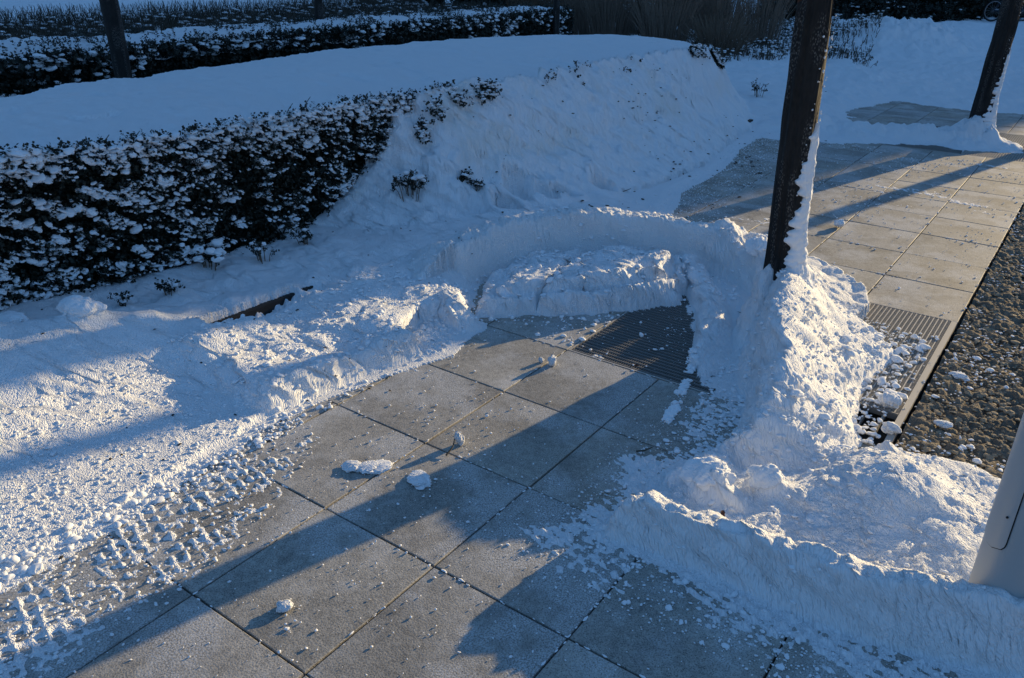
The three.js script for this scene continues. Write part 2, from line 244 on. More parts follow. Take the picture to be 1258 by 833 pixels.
  // pile round the trunk
  if (U > 0.95 && U < 2.1 && V > 1.3 && V < 3.7) {
    const q = sd(PILE, U, V) + 0.03 * mid + 0.006 * fi;
    if (q > -0.03) {
      const c = nearLine(CREST_PILE, U, V), right = c.side > 0, dd = c.d + 0.012 * mid;
      let v = right ? (c.h + 0.01 * mid) * (1 - 0.55 * ss(0, 0.26, dd) - 0.45 * ss(0.1, 0.62, dd)) : (c.h + 0.02 * mid) * (1 - ss(0.02, 0.17, dd));
      { const qd = Math.hypot((U - 1.22) * 0.95, V - 2.85) + 0.02 * mid; if (right || V > 2.85) v = Math.max(v, 0.4 * (1 - 0.6 * ss(0.02, 0.3, qd) - 0.4 * ss(0.15, 0.66, qd))); }
      const s2 = nearLine(CREST_SHOULDER, U, V); v = Math.max(v, s2.h * (1 - ss(0.04, 0.17, s2.d + 0.015 * mid)));
      v = v * ss(-0.01, 0.14, q) + 0.015 * ss(0, 0.04, q) - 0.005;
      if (v > h) { h = v; r = R_PILE; grit = 1.15; }
    }
  }
  // field and ploughed ridge in the near corner
  if (U > 1.0 && V < 2.3 && V > 0.2) {
    const q = sd(FIELD, U, V) + 0.02 * mid + 0.012 * fi;
    if (q > -0.02) { const v = (0.045 + 0.02 * lo) * ss(-0.01, 0.09, q) + 0.012 * mid * ss(0, 0.1, q); if (v > h) { h = v; r = R_RIDGE; grit = 0.85; } }
    const c = nearLine(CREST_RIDGE, U, V), hh = c.h * (1 + 0.1 * mid) + 0.012 * mid + 0.01 * fi + 0.02 * worley(U * 9, V * 9, 8) * (1 - ss(1.6, 2.0, U)), vv = 0; let v = c.side > 0 ? hh * (1 - 0.72 * ss(0.01, 0.16, c.d)) : hh * (1 - ss(0.015, 0.075 + 0.015 * mid, c.d));
    v *= 1 - ss(0.0, 0.06, 1.36 - U + 0.02 * mid); if (c.d < 0.2 && v > h && v > 0.004) { h = v; r = R_RIDGE; grit = c.side > 0 ? 0.8 : 0.3; dirt = 0.1; }
    const f = sd(FILM, U, V) + 0.05 * mid + 0.03 * lo;
    if (f > 0) { const k = ss(0, 0.14, f + 0.04 * fi), toRidge = 1 - ss(0.0, 0.3, Math.abs(c.d)); const tk = 1 - ss(0.0, 0.2, U - 1.3) * ss(0.0, 0.12, 0.92 - V), v2 = -0.0095 + 0.0078 * k * tk + 0.0135 * tread(U, V, 1.3) * k * (0.35 + 0.65 * ss(-0.4, 0.3, mid)) + 0.016 * (1 - ss(0.03, 0.1, c.d)) * k + 0.003 * fi + 0.005 * k * (mid + lo) + 0.004 * vn(U * 62, V * 70, 74) * k + 0.0035 * vn(U * 130, V * 130, 75); if (v2 > h) { h = v2; r = R_GROUND; grit = 0.25; } }
  }
  for (const m of MOUNDS) { const dx = U - m[0], dy = V - m[1], d2 = (dx * dx + dy * dy) / (m[3] * m[3]); if (d2 < 5 && h > -0.02) h += m[2] * Math.exp(-d2 * (0.6 + 0.6 * d2)) * (1 + 0.25 * mid); }
  if (V > 8.1 && V < 9.5 && U > -0.9 && U < 2) { const c = nearLine([[-0.7, 8.4, 0.03], [-0.1, 8.6, 0.075], [0.35, 8.66, 0.09], [0.7, 8.72, 0.1], [0.95, 8.8, 0.11], [1.2, 8.88, 0.19], [1.36, 8.86, 0.13], [1.52, 8.84, 0.05]], U, V), v = c.h * (0.75 + 0.35 * mid + 0.5 * worley(U * 9, V * 9, 220) + 0.25 * worley(U * 21, V * 21, 221)) * (1 - ss(0.04, 0.24, c.d)); if (v > 0.012) h = Math.max(h, v + 0.01); }
  // tyre-tread crumbs on the left of the path and thin films farther on
  if (U > -0.3 && U < 0.6 && V < 1 && V > -1.8) { const q = sd(TREADL, U, V) + 0.06 * lo; if (q > 0) { const bit = vn(U * 30, V * 34, 72), v = -0.0052 + 0.0092 * tread(U, V, 2.1) * ss(-0.5, 0.5, 0.5 * mid + 0.5 * vn(U * 14, V * 7, 71) + 0.7 * bit) * ss(0, 0.1, q) + 0.0035 * fi + 0.003 * vn(U * 85, V * 85, 73); if (v > h) { h = v; r = R_GROUND; grit = 0.4; } } }
  if (V > -0.5 && V < 8.4 && U > -0.5 && U < 2) {
    const n = V > 3.4 ? fbm(U * 1.7, V * 5.5, 4, 140) : fbm(U * 3.1, V * 3.4, 4, 140), lane = V > 3.4 ? 0.14 : -0.06, v = -0.012 + 0.02 * (n - 0.32 + lane) + 0.004 * fi + 0.004 * vn(U * 70, V * 90, 76) + (V > 3.2 ? 0.011 * tread(V * 0.8, U, 0.7) * ss(0.1, 0.5, n + 0.15) * Math.exp(-(((V - 4.15 + 0.12 * U) / 0.16) ** 2)) : 0); if (v > h) { h = v; r = R_GROUND; grit = 0.25; }
  }
  // granular relief
  const d = Math.hypot(U - 2.29, V + 0.933);
  if (h > -0.004 && d < 9) {
    const gm = ss(-0.45, 0.35, fbm(U * 4, V * 4, 2, 210)), g = grit * ss(0.0, 0.03, h) * (0.3 + 0.9 * gm), w0 = worley(U * 10, V * 10, 211), w1 = worley(U * 24, V * 24, 1), w2 = worley(U * 52, V * 52, 2), w3 = worley(U * 105, V * 105, 3);
    h += g * (0.009 * (grit > 0.79 ? 1 : 0.25) * (w0 - 0.4) * (hash(Math.floor(U * 7), Math.floor(V * 7), 212) > 0.4 ? 1 : 0.3) + 0.006 * (w1 - 0.4) + 0.0045 * (w2 - 0.4) + 0.0036 * (w3 - 0.4)) + 0.0025 * g * fi;
  }
  // snow lying on the clipped hedge
  let cap = -1;
  if (U < -1.3 && V < 10) {
    const q = sd(HEDGE, U, V) + (0.025 * mid + 0.02 * fi) * (1 - cov);
    if (q > 0) { cap = q; h = 0.79 + 0.1 * ss(0, 1.3, q) - (0.11 - 0.07 * cov) * (1 - ss(-0.02, 0.13, q)) + 0.022 * lo + 0.008 * mid * ss(0, 0.3, q) + 0.02 * fbm(U * 2.2, V * 3.4, 3, 90) + 0.004 * fbm(U * 22, V * 22, 3, 92) - 0.02 * ss(0.55, 0.8, vn(U * 5, V * 5, 91)) * ss(0.1, 0.3, q) + 0.012 * fi * (1 - ss(0, 0.25, q)); r = R_CAP; dirt = 0; }
  }
  S.h = h; S.r = r; S.cov = cov; S.dirt = dirt; return S;
}

console.log('snow field');
{
  // fan of ever larger cells with distance, so that the relief stays finer than the eye can tell
  const cx = 2.2897, cz = 0.9334, f0 = Math.atan2(-0.7363, -0.5255), A = 0.80, dA = 0.00215, dR = 0.0029, r0 = 1.15, r1 = 46;
  const na = Math.ceil(2 * A / dA), nr = Math.ceil(Math.log(r1 / r0) / dR), N = (na + 1) * (nr + 1);
  const pos = new Float32Array(N * 3), uv = new Float32Array(N * 2), col = new Float32Array(N * 3), reg = new Uint8Array(N), cv = new Float32Array(N);
  for (let i = 0, o = 0; i <= nr; i++) { const r = r0 * Math.exp(i * dR); for (let j = 0; j <= na; j++, o++) {
    const a = f0 - A + j * dA, x = cx + Math.cos(a) * r, z = cz + Math.sin(a) * r, s = snow(x, -z);
    let jx = 0, jz = 0; if (r < 9 && s.h > 0.004) { const y = s.h, w = ss(0.004, 0.06, y) * (s.r === 1 ? 0.4 : s.r === 4 ? 0.6 : s.r === 2 || s.r === 3 ? 0.7 : 1) * (x < -0.7 && x > -1.15 && z < -0.85 && z > -1.8 ? 0.15 : 1) * (x < -0.3 && x > -0.8 && z < -2.2 && z > -3.1 ? 0.3 : 1), a1 = 13 * x + 21 * y, b1 = 13 * z - 17 * y, a2 = 38 * x + 52 * y, b2 = 38 * z - 44 * y; jx = w * (0.02 * vn(a1, b1, 201) + 0.008 * vn(a2, b2, 202)); jz = w * (0.02 * vn(a1, b1, 203) + 0.008 * vn(a2, b2, 204)); }
    pos[o * 3] = x + jx; pos[o * 3 + 1] = s.h; pos[o * 3 + 2] = z + jz; uv[o * 2] = (x + 0.6 * s.h) * 2; uv[o * 2 + 1] = (z + 0.5 * s.h) * 2; reg[o] = s.r; cv[o] = s.cov;
    const k = s.dirt; col[o * 3] = SNOW[0] * (1 - 0.12 * k); col[o * 3 + 1] = SNOW[1] * (1 - 0.19 * k); col[o * 3 + 2] = SNOW[2] * (1 - 0.32 * k);
  } }
  const nor = new Float32Array(N * 3), lists = [[], [], [], [], [], [], []];
  const tri = (a, b, c) => {
    const ha = pos[a * 3 + 1], hb = pos[b * 3 + 1], hc = pos[c * 3 + 1];
    if (ha < -0.004 && hb < -0.004 && hc < -0.004) return;
    const nc = (reg[a] === 1) + (reg[b] === 1) + (reg[c] === 1);
    if (nc > 0 && nc < 3 && Math.max(ha, hb, hc) - Math.min(ha, hb, hc) > 0.3) return;
    const ax = pos[b * 3] - pos[a * 3], ay = hb - ha, az = pos[b * 3 + 2] - pos[a * 3 + 2], bx = pos[c * 3] - pos[a * 3], by = hc - ha, bz = pos[c * 3 + 2] - pos[a * 3 + 2];
    let nx = ay * bz - az * by, ny = az * bx - ax * bz, nz = ax * by - ay * bx; const l = Math.hypot(nx, ny, nz) || 1; nx /= l; ny /= l; nz /= l;
    for (const v of [a, b, c]) { nor[v * 3] += nx; nor[v * 3 + 1] += ny; nor[v * 3 + 2] += nz; }
    lists[nc > 0 ? 1 : reg[a]].push(a, b, c);
  };
  for (let i = 0; i < nr; i++) for (let j = 0; j < na; j++) { const a = i * (na + 1) + j, b = a + 1, c = a + na + 1, d = c + 1; tri(a, b, c); tri(b, d, c); }
  let flip = 0; for (let o = 0; o < N; o++) if (nor[o * 3 + 1] < 0) flip++; else if (nor[o * 3 + 1] > 0) flip--;
  const flipped = flip > 0;
  function part(list, name, parent) {
    const map = new Int32Array(N).fill(-1), P = [], U = [], C = [], Nn = [], I = [];
    for (let q = 0; q < list.length; q++) { const v = list[q]; if (map[v] < 0) { map[v] = P.length / 3; const s = flipped ? -1 : 1, l = Math.hypot(nor[v * 3], nor[v * 3 + 1], nor[v * 3 + 2]) || 1; P.push(pos[v * 3], pos[v * 3 + 1], pos[v * 3 + 2]); U.push(uv[v * 2], uv[v * 2 + 1]); C.push(col[v * 3], col[v * 3 + 1], col[v * 3 + 2]); Nn.push(s * nor[v * 3] / l, s * nor[v * 3 + 1] / l, s * nor[v * 3 + 2] / l); } I.push(map[v]); }
    if (flipped) for (let q = 0; q < I.length; q += 3) { const t = I[q + 1]; I[q + 1] = I[q + 2]; I[q + 2] = t; }
    const g = new THREE.BufferGeometry(); g.setAttribute('position', new THREE.Float32BufferAttribute(P, 3)); g.setAttribute('normal', new THREE.Float32BufferAttribute(Nn, 3)); g.setAttribute('uv', new THREE.Float32BufferAttribute(U, 2)); g.setAttribute('color', new THREE.Float32BufferAttribute(C, 3)); g.setIndex(I);
    console.log(name, I.length / 3);
    return mesh(name, g, snowMat, parent);
  }
  tag(part(lists[0], 'snow_cover'), null, null, null, 'structure');
  scene.userData.hedgeCap = (p) => part(lists[1], 'snow_cap', p);
  tag(part(lists[2], 'snow_pile'), 'tall granular snow pile heaped around the foot of the nearest tree trunk', 'snow pile');
  tag(part(lists[3], 'snow_ridge'), 'low ploughed snow ridge with a cut face in front of the light grey post', 'snow ridge');
  tag(part(lists[4], 'snow_wall'), 'curved wall of cut snow closing the back of the cleared bay', 'snow wall');
  tag(part(lists[5], 'snow_bank'), 'steep bank of thrown snow burying the right half of the snow-capped hedge', 'snow bank');
  tag(part(lists[6], 'snow_clods'), 'broken snow clods lying in front of the curved snow wall', 'snow clods');
}

// ------------------------------------------------------------------ lumps, crumbs and chunks of snow
function lump(sd_, det = 2, rough = 0.28, squash = 0.75) {
  let g = mergeVertices(new THREE.IcosahedronGeometry(1, det).deleteAttribute('normal').deleteAttribute('uv')); const p = g.attributes.position;
  for (let i = 0; i < p.count; i++) { const x = p.getX(i), y = p.getY(i), z = p.getZ(i), n = 1 + rough * (fbm(x * 1.3 + sd_ * 9.1 + z * 0.8, y * 1.3 + z * 1.1, 3, sd_) * 1.2 + 0.35 * fbm(x * 4 + z * 3, y * 4 - z * 2, 2, sd_ + 40)); p.setXYZ(i, x * n, y * n * squash, z * n); }
  g.computeVertexNormals(); return g;
}
function rugged(k, rough, squash) {
  const g = mergeVertices(new THREE.IcosahedronGeometry(1, 14).deleteAttribute('normal').deleteAttribute('uv')), p = g.attributes.position, uv = [];
  for (let i = 0; i < p.count; i++) { const x = p.getX(i), y = p.getY(i), z = p.getZ(i), a = x * 1.4 + k * 7.7 + z * 0.9, b = y * 1.4 + z * 1.2, n = 1 + rough * (0.9 * fbm(a, b, 3, k) + 0.22 * (worley(a * 2.6 + z, b * 2.6 - x, k) - 0.4) + 0.16 * (worley(a * 6 + z, b * 6 - x, k + 3) - 0.4)); p.setXYZ(i, x * n, y * n * squash, z * n); uv.push((x + 0.6 * y) * 0.12, (z + 0.5 * y) * 0.12); }
  g.setAttribute('uv', new THREE.Float32BufferAttribute(uv, 2)); g.computeVertexNormals(); return g;
}
const lumps = [lump(1, 1, 0.5, 0.7), lump(2, 1, 0.55, 0.8), lump(3, 2, 0.6, 0.6)], bigLumps = [rugged(4, 0.5, 0.7), rugged(5, 0.65, 0.6), rugged(6, 0.5, 0.85), rugged(7, 0.6, 0.75)];
const tmp = new THREE.Object3D();
function scatter(name, geos, mat, spots, parent, kind = 'stuff', label, category) {   // spots: [x, y, z, sx, sy, sz, turn, tilt]
  const holder = []; geos.forEach((g, k) => { const mine = spots.filter((_, i) => i % geos.length === k); if (!mine.length) return;
    const im = new THREE.InstancedMesh(g, mat, mine.length); im.name = parent ? name : numbered(name); im.castShadow = im.receiveShadow = true;
    mine.forEach((s, i) => { tmp.position.set(s[0], s[1], s[2]); tmp.rotation.set(s[7] || 0, s[6] || 0, s[8] || 0); tmp.scale.set(s[3], s[4], s[5]); tmp.updateMatrix(); im.setMatrixAt(i, tmp.matrix); });
    im.userData.kind = kind; if (label) im.userData.label = label; if (category) im.userData.category = category; (parent || scene).add(im); holder.push(im); });
  return holder;
}
{
  const spots = [];
  const put = (U, V, r, fl = 0.75) => { const h = Math.max(snow(U, V).h, 0.0); spots.push([U, h + r * fl * 0.35, -V, r * rr(0.8, 1.4), r * rr(0.7, 1.1), r * rr(0.8, 1.4), rr(0, 6.28), rr(-0.4, 0.4)]); };
  const size = (a, b) => a * Math.pow(b / a, Math.pow(rnd(), 2.2));
  for (let i = 0; i < 6500; i++) { const U = rr(-0.15, 2), V = rr(-1.6, 3.2), n = fbm(U * 2.3, V * 2.3, 3, 300); if (rnd() < 0.2 + ss(-0.1, 0.5, n)) put(U, V, size(0.0013, 0.0042)); }
  for (let i = 0; i < 2600; i++) { const U = rr(-0.1, 0.46), V = rr(-1.5, 0.85); if (sd(TREADL, U, V) > 0 && rnd() < 0.35 + ss(-0.1, 0.3, fbm(U * 7, V * 7, 2, 310))) put(U, V, size(0.0018, 0.006)); }
  for (let i = 0; i < 5200; i++) { const V = rr(-1.6, 0.85), U = -0.02 - Math.pow(rnd(), 1.3) * 0.8 + rr(-0.02, 0.03); put(U, V, size(0.002, 0.007)); }
  for (let i = 0; i < 500; i++) { const V = rr(-1.6, 0.8), U = -0.0 - rnd() * 0.1 + 0.02; put(U, V, size(0.004, 0.014)); }
  for (let i = 0; i < 6000; i++) { const U = rr(-0.5, 2), V = rr(3.6, 8), n = fbm(U * 2.3, V * 2.3, 3, 300); if (rnd() < 0.15 + ss(0, 0.5, n)) put(U, V, size(0.002, 0.0065)); }
  for (let i = 0; i < 1500; i++) { const a = rnd() * 6.28, t = Math.sqrt(rnd()); const U = 1.55 + Math.cos(a) * 0.4 * t, V = 2.4 + Math.sin(a) * 0.95 * t; if (U > 1.84) continue; put(U, V, size(0.003, 0.010)); }
  for (let i = 0; i < 260; i++) { const q = nearLine(CREST_PILE, 1, 1); const V = rr(1.9, 3.3), U = rr(1.55, 1.9); put(U, V, size(0.005, 0.022)); }
  for (let i = 0; i < 1500; i++) { const U = rr(-0.4, 0.9), V = rr(2.1, 3.6); if (U > 0.5 && V < 2.95 && rnd() < 0.93) continue; put(U, V, size(0.003, 0.014)); }
  for (let i = 0; i < 1800; i++) { const U = rr(1.2, 3), V = rr(0.7, 2.1); put(U, V, size(0.002, 0.009)); }
  for (let i = 0; i < 420; i++) { const U = rr(1.96, 2.6), V = rr(2.0, 3.3); if (fbm(U * 4, V * 4, 2, 5) > 0.0) put(U, V, size(0.003, 0.014)); }
  for (let i = 0; i < 2600; i++) { const U = rr(1.97, 2.7), V = 2 + Math.pow(rnd(), 1.4) * 5; if (fbm(U * 3, V * 3, 3, 345) > -0.1) spots.push([U, rr(-0.015, 0.006), -V, 0.005 * rr(0.4, 1.6), 0.003, 0.006 * rr(0.4, 1.6), rr(0, 6), 0]); }
  for (let i = 0; i < 5200; i++) { const U = rr(1.0, 2.6), V = rr(0.4, 2.0); if (sd(FILM, U, V) > -0.06 * rnd() && snow(U, V).h < 0.03) put(U, V, size(0.0012, 0.004)); }
  for (let i = 0; i < 2600; i++) { const V = rr(3.8, 8), U = table([[3.98, -0.04], [4.73, -0.25], [5.09, -0.39], [6.14, -0.44], [7.03, -0.64], [8, -0.6]], V) + Math.pow(rnd(), 2) * 0.5 - 0.05; put(U, V, size(0.002, 0.006)); }
  for (let i = 0; i < 700; i++) { const t = rnd() * 2.99, k = Math.floor(t), f = t - k, A = THIN[k], B = THIN[k + 1]; if (fbm(t * 4, 2, 2, 340) < -0.25) continue; put(lerp(A[0], B[0], f) + rr(-0.018, 0.018), lerp(A[1], B[1], f) + rr(-0.02, 0.02), size(0.003, 0.012)); }
  for (let i = 0; i < 1500; i++) { const U = rr(-0.8, 0), V = rr(0.8, 2.3); put(U, V, size(0.003, 0.012)); }
  for (let i = 0; i < 1500; i++) { const along = rnd() < 0.5, k = Math.floor(rr(-1, 4.99)), m = Math.floor(rr(-3, 14.99)); const U = along ? k * SU + rr(-0.004, 0.004) : rr(-0.2, 1.95), V = along ? rr(-1.4, 7.6) : m * SV + rr(-0.004, 0.004); if (fbm(U * 2.2, V * 2.2, 3, 330) > 0.06 && !(U > SU && V > 4 * SV && V < 7 * SV)) { const r = size(0.002, 0.005); spots.push([U, -0.001, -V, along ? r * 0.8 : r * 2.2, r * 0.8, along ? r * 2.2 : r * 0.8, 0, 0]); } }
  const g = thing('snow_crumbs', 'loose snow crumbs strewn over the paving and the banks', 'snow crumbs'); g.userData.kind = 'stuff';
  scatter('crumbs', lumps, softSnowMat, spots, g);
}
function chunk(U, V, rx, ry, rz, k, label, turn = 0, tilt = 0, lift = 0.35) {
  const m = mesh('snow_chunk', bigLumps[k], chunkMat); m.scale.set(rx, ry, rz); m.rotation.set(tilt, turn, tilt * 0.5); m.position.set(U, Math.max(0, snow(U, V).h) + ry * lift, -V); return tag(m, label, 'snow chunk', 'loose chunks of snow');
}
chunk(0.601, 1.096, 0.016, 0.036, 0.018, 2, 'upright snow chunk alone in the middle of the bare paving', 0.3, 0.2, 0.6);
chunk(0.516, 1.872, 0.018, 0.032, 0.022, 0, 'white snow chunk casting a shadow just left of the metal grating', 0.6, 0.1, 0.6);
chunk(0.462, 1.865, 0.012, 0.016, 0.014, 2, 'tiny snow chunk beside the larger one near the grating', 0.3, 0.1, 0.6);
chunk(0.45, 0.777, 0.055, 0.018, 0.036, 1, 'flat pressed piece of snow on sunlit slab, left of the other flat piece', 0.9, 0, 0.3);
chunk(0.395, 0.735, 0.035, 0.014, 0.03, 3, 'small flat snow piece touching the larger flat piece on the slab', 0.4, 0, 0.3);
chunk(0.644, 0.814, 0.05, 0.014, 0.035, 3, 'thin icy snow piece at the edge of the long trunk shadow', -0.5, 0, 0.3);
chunk(0.748, 0.122, 0.022, 0.017, 0.02, 0, 'snow chunk inside the trunk shadow near the bottom of the photo', 0.5, 0, 0.5);
chunk(1.865, 2.428, 0.045, 0.04, 0.042, 2, 'large rounded snow chunk at the right foot of the tree pile', 1, 0, 0.5);
chunk(1.92, 2.2, 0.03, 0.026, 0.03, 0, 'snow chunk at the lower right corner of the grating', 2, 0, 0.5);
chunk(2.08, 2.38, 0.03, 0.016, 0.022, 1, 'ragged snow chunk lying on the gravel nearest the grating', 0.3, 0, 0.5);
chunk(2.069, 2.878, 0.038, 0.016, 0.022, 3, 'long snow chunk on gravel beside the grating edge', -0.2, 0, 0.5);
chunk(0.961, 4.909, 0.034, 0.034, 0.034, 0, 'snowball sitting on the sunlit paving behind the tree', 0, 0, 0.8);
chunk(1.52, 1.33, 0.075, 0.05, 0.06, 3, 'big broken block of snow behind the ploughed ridge', 0.5, 0.1, -0.45);
chunk(1.4, 1.36, 0.07, 0.05, 0.05, 2, 'rounded snow block left of the big broken block', 1.4, 0.1, -0.45);
chunk(1.66, 1.46, 0.055, 0.045, 0.05, 0, 'small snow block under the cut foot of the tree pile', 0.2, 0.1, -0.4);
chunk(1.05, 3.32, 0.07, 0.06, 0.06, 1, 'jagged snow block directly left of the tree trunk', 0.5, 0.1, 0.2);
chunk(0.9, 3.42, 0.06, 0.06, 0.06, 3, 'snow block at the right end of the curved snow wall', 0.9, 0.1, 0.2);
chunk(-1.16, 0.62, 0.09, 0.06, 0.075, 2, 'largest rounded snow lump on top of the left bank', 0.5, 0, -0.35);
chunk(-1.5, 0.18, 0.1, 0.05, 0.07, 0, 'snow lump on the left bank at the edge of the photo', 0.2, 0, 0.2);
chunk(-1.35, 0.4, 0.09, 0.04, 0.05, 3, 'elongated snow lump between the two other lumps on left bank', 0.1, 0, 0.2);
console.log('crumbs done');

// ------------------------------------------------------------------ gravel verge on the right
{
  const nx = 190, nz = 620, p = [], uv = [], idx = [], col = [];
  for (let j = 0; j <= nz; j++) for (let i = 0; i <= nx; i++) {
    const U = 1.962 + (i / nx) * 1.9, V = 1.7 + Math.pow(j / nz, 1.25) * 8.2, b = fbm(U * 9, V * 9, 3, 500), w = worley(U * 19, V * 19, 501), w2 = worley(U * 42, V * 42, 502), rg = 1 - Math.abs(fbm(U * 15, V * 9, 3, 503)) * 1.6;
    const h = -0.026 + 0.018 * b + 0.026 * (w - 0.4) + 0.012 * (w2 - 0.4) + 0.014 * rg;
    p.push(U, h, -V); uv.push(U * 2, V * 2); const t = hash(Math.floor(U * 19), Math.floor(V * 19), 7), c = 0.14 + 0.08 * fbm(U * 22, V * 22, 2, 505) + 0.03 * t; col.push(c * 1.2, c * 0.98, c * 0.72);
    if (i < nx && j < nz) { const a = j * (nx + 1) + i; idx.push(a, a + 1, a + nx + 1, a + 1, a + nx + 2, a + nx + 1); }
  }
  const g = new THREE.BufferGeometry(); g.setAttribute('position', new THREE.Float32BufferAttribute(p, 3)); g.setAttribute('uv', new THREE.Float32BufferAttribute(uv, 2)); g.setAttribute('color', new THREE.Float32BufferAttribute(col, 3)); g.setIndex(idx); g.computeVertexNormals();
  const m = new THREE.MeshStandardMaterial({ vertexColors: true, roughness: 0.92, bumpMap: snowBump, bumpScale: 0.008 });
  tag(mesh('gravel_verge', g, m), null, null, null, 'structure');
  const flat = (g) => { const q = g.toNonIndexed(); q.computeVertexNormals(); return q; }, stones = [flat(lump(21, 1, 0.6, 0.6)), flat(lump(22, 1, 0.7, 0.5)), flat(lump(23, 1, 0.6, 0.7))], sp = [];
  for (let i = 0; i < 9000; i++) { const U = rr(1.98, 3.0), V = 2.0 + Math.pow(rnd(), 1.3) * 5.5, r = 0.0045 * Math.pow(3.6, rnd() * rnd()); sp.push([U, -0.006 + r * 0.3 + 0.012 * fbm(U * 9, V * 9, 3, 500), -V, r * rr(0.8, 1.6), r * rr(0.7, 1), r * rr(0.8, 1.4), rr(0, 6), rr(-0.4, 0.4)]); }
  const st = thing('gravel', 'dark rough gravel stones of the strip along the right edge', 'gravel'); st.userData.kind = 'stuff';
  scatter('stones', stones, std([0.3, 0.24, 0.165], 0.9), sp, st);
}

// ------------------------------------------------------------------ tree gratings
function box(x0, x1, y0, y1, z0, z1) { const g = new THREE.BoxGeometry(x1 - x0, y1 - y0, z1 - z0); g.translate((x0 + x1) / 2, (y0 + y1) / 2, (z0 + z1) / 2); return g; }
function grating(v0, label) {
  const t = thing('tree_grate', label, 'grating', [SU, 0, -v0 * SV], 'metal gratings in the paving around the trees'), W = 3 * SU, D = 3 * SV;
  mesh('frame', mergeGeometries([box(0.003, W - 0.003, -0.03, -0.001, -0.012, -0.004), box(0.003, W - 0.003, -0.03, -0.001, -D + 0.004, -D + 0.012), box(0.003, 0.011, -0.03, -0.001, -D + 0.0125, -0.0125), box(W - 0.03, W - 0.003, -0.03, -0.0015, -D + 0.0125, -0.0125)]), M.galv, t);
  const pit = new THREE.PlaneGeometry(W, D); pit.rotateX(-Math.PI / 2); pit.translate(W / 2, -0.075, -D / 2); mesh('pit_soil', pit, M.soil, t);
  const m = W * 0.5, hole = (x, z) => Math.hypot(x - W / 2, z + D / 2) < 0.2;
  // left panel: wide bars run across the path
  const gA = box(0.014, m - 0.004, -0.028, -0.002, -0.002, 0.002), hA = box(0.014, m - 0.22, -0.028, -0.002, -0.002, 0.002);
  for (let z = -0.025; z > -D + 0.02; z -= 0.03) mesh('bar', hole(m, z) ? hA : gA, M.steel, t).position.z = z;
  const fine = []; for (let x = 0.02; x < m - 0.01; x += 0.0115) fine.push(box(x - 0.0009, x + 0.0009, -0.014, -0.004, x > m - 0.2 ? -D / 2 + 0.24 + 0.2 : -D + 0.015, -0.015));
  tag(mesh('cross_rods', mergeGeometries(fine), M.steel, t), null, null, null, 'stuff');
  // right panel: wide bars run along the path; its nearest end is open
  const z1 = v0 < 10 ? -0.33 : -0.02, gB = box(-0.0025, 0.0025, -0.028, -0.002, -D + 0.015, z1), hB = box(-0.0025, 0.0025, -0.028, -0.002, -D / 2 + 0.25, z1), hC = box(-0.0025, 0.0025, -0.028, -0.002, -D + 0.015, -D / 2 - 0.25);
  for (let x = m + 0.015; x < W - 0.035; x += 0.0215) { if (x < m + 0.2) { mesh('bar', hB, M.galv, t).position.x = x; mesh('bar', hC, M.galv, t).position.x = x; } else mesh('bar', gB, M.galv, t).position.x = x; }
  const fin2 = []; for (let z = z1 - 0.01; z > -D + 0.02; z -= 0.0135) fin2.push(box(Math.abs(z + D / 2) < 0.25 ? m + 0.2 : m + 0.01, W - 0.032, -0.012, -0.003, z - 0.001, z + 0.001));
  tag(mesh('cross_rods', mergeGeometries(fin2), M.galv, t), null, null, null, 'stuff');
  if (z1 < -0.1) mesh('support_bar', mergeGeometries([box(m + 0.01, W - 0.032, -0.03, -0.001, z1 + 0.004, z1 + 0.012), box(W - 0.085, W - 0.075, -0.03, -0.004, z1 + 0.013, -0.0135), box(W - 0.15, W - 0.144, -0.03, -0.01, z1 + 0.013, -0.0135)]), M.steel, t);
}
grating(4, 'square metal grating around the nearest tree, half buried in snow');
grating(16, 'far metal grating at the foot of the second tree at right');

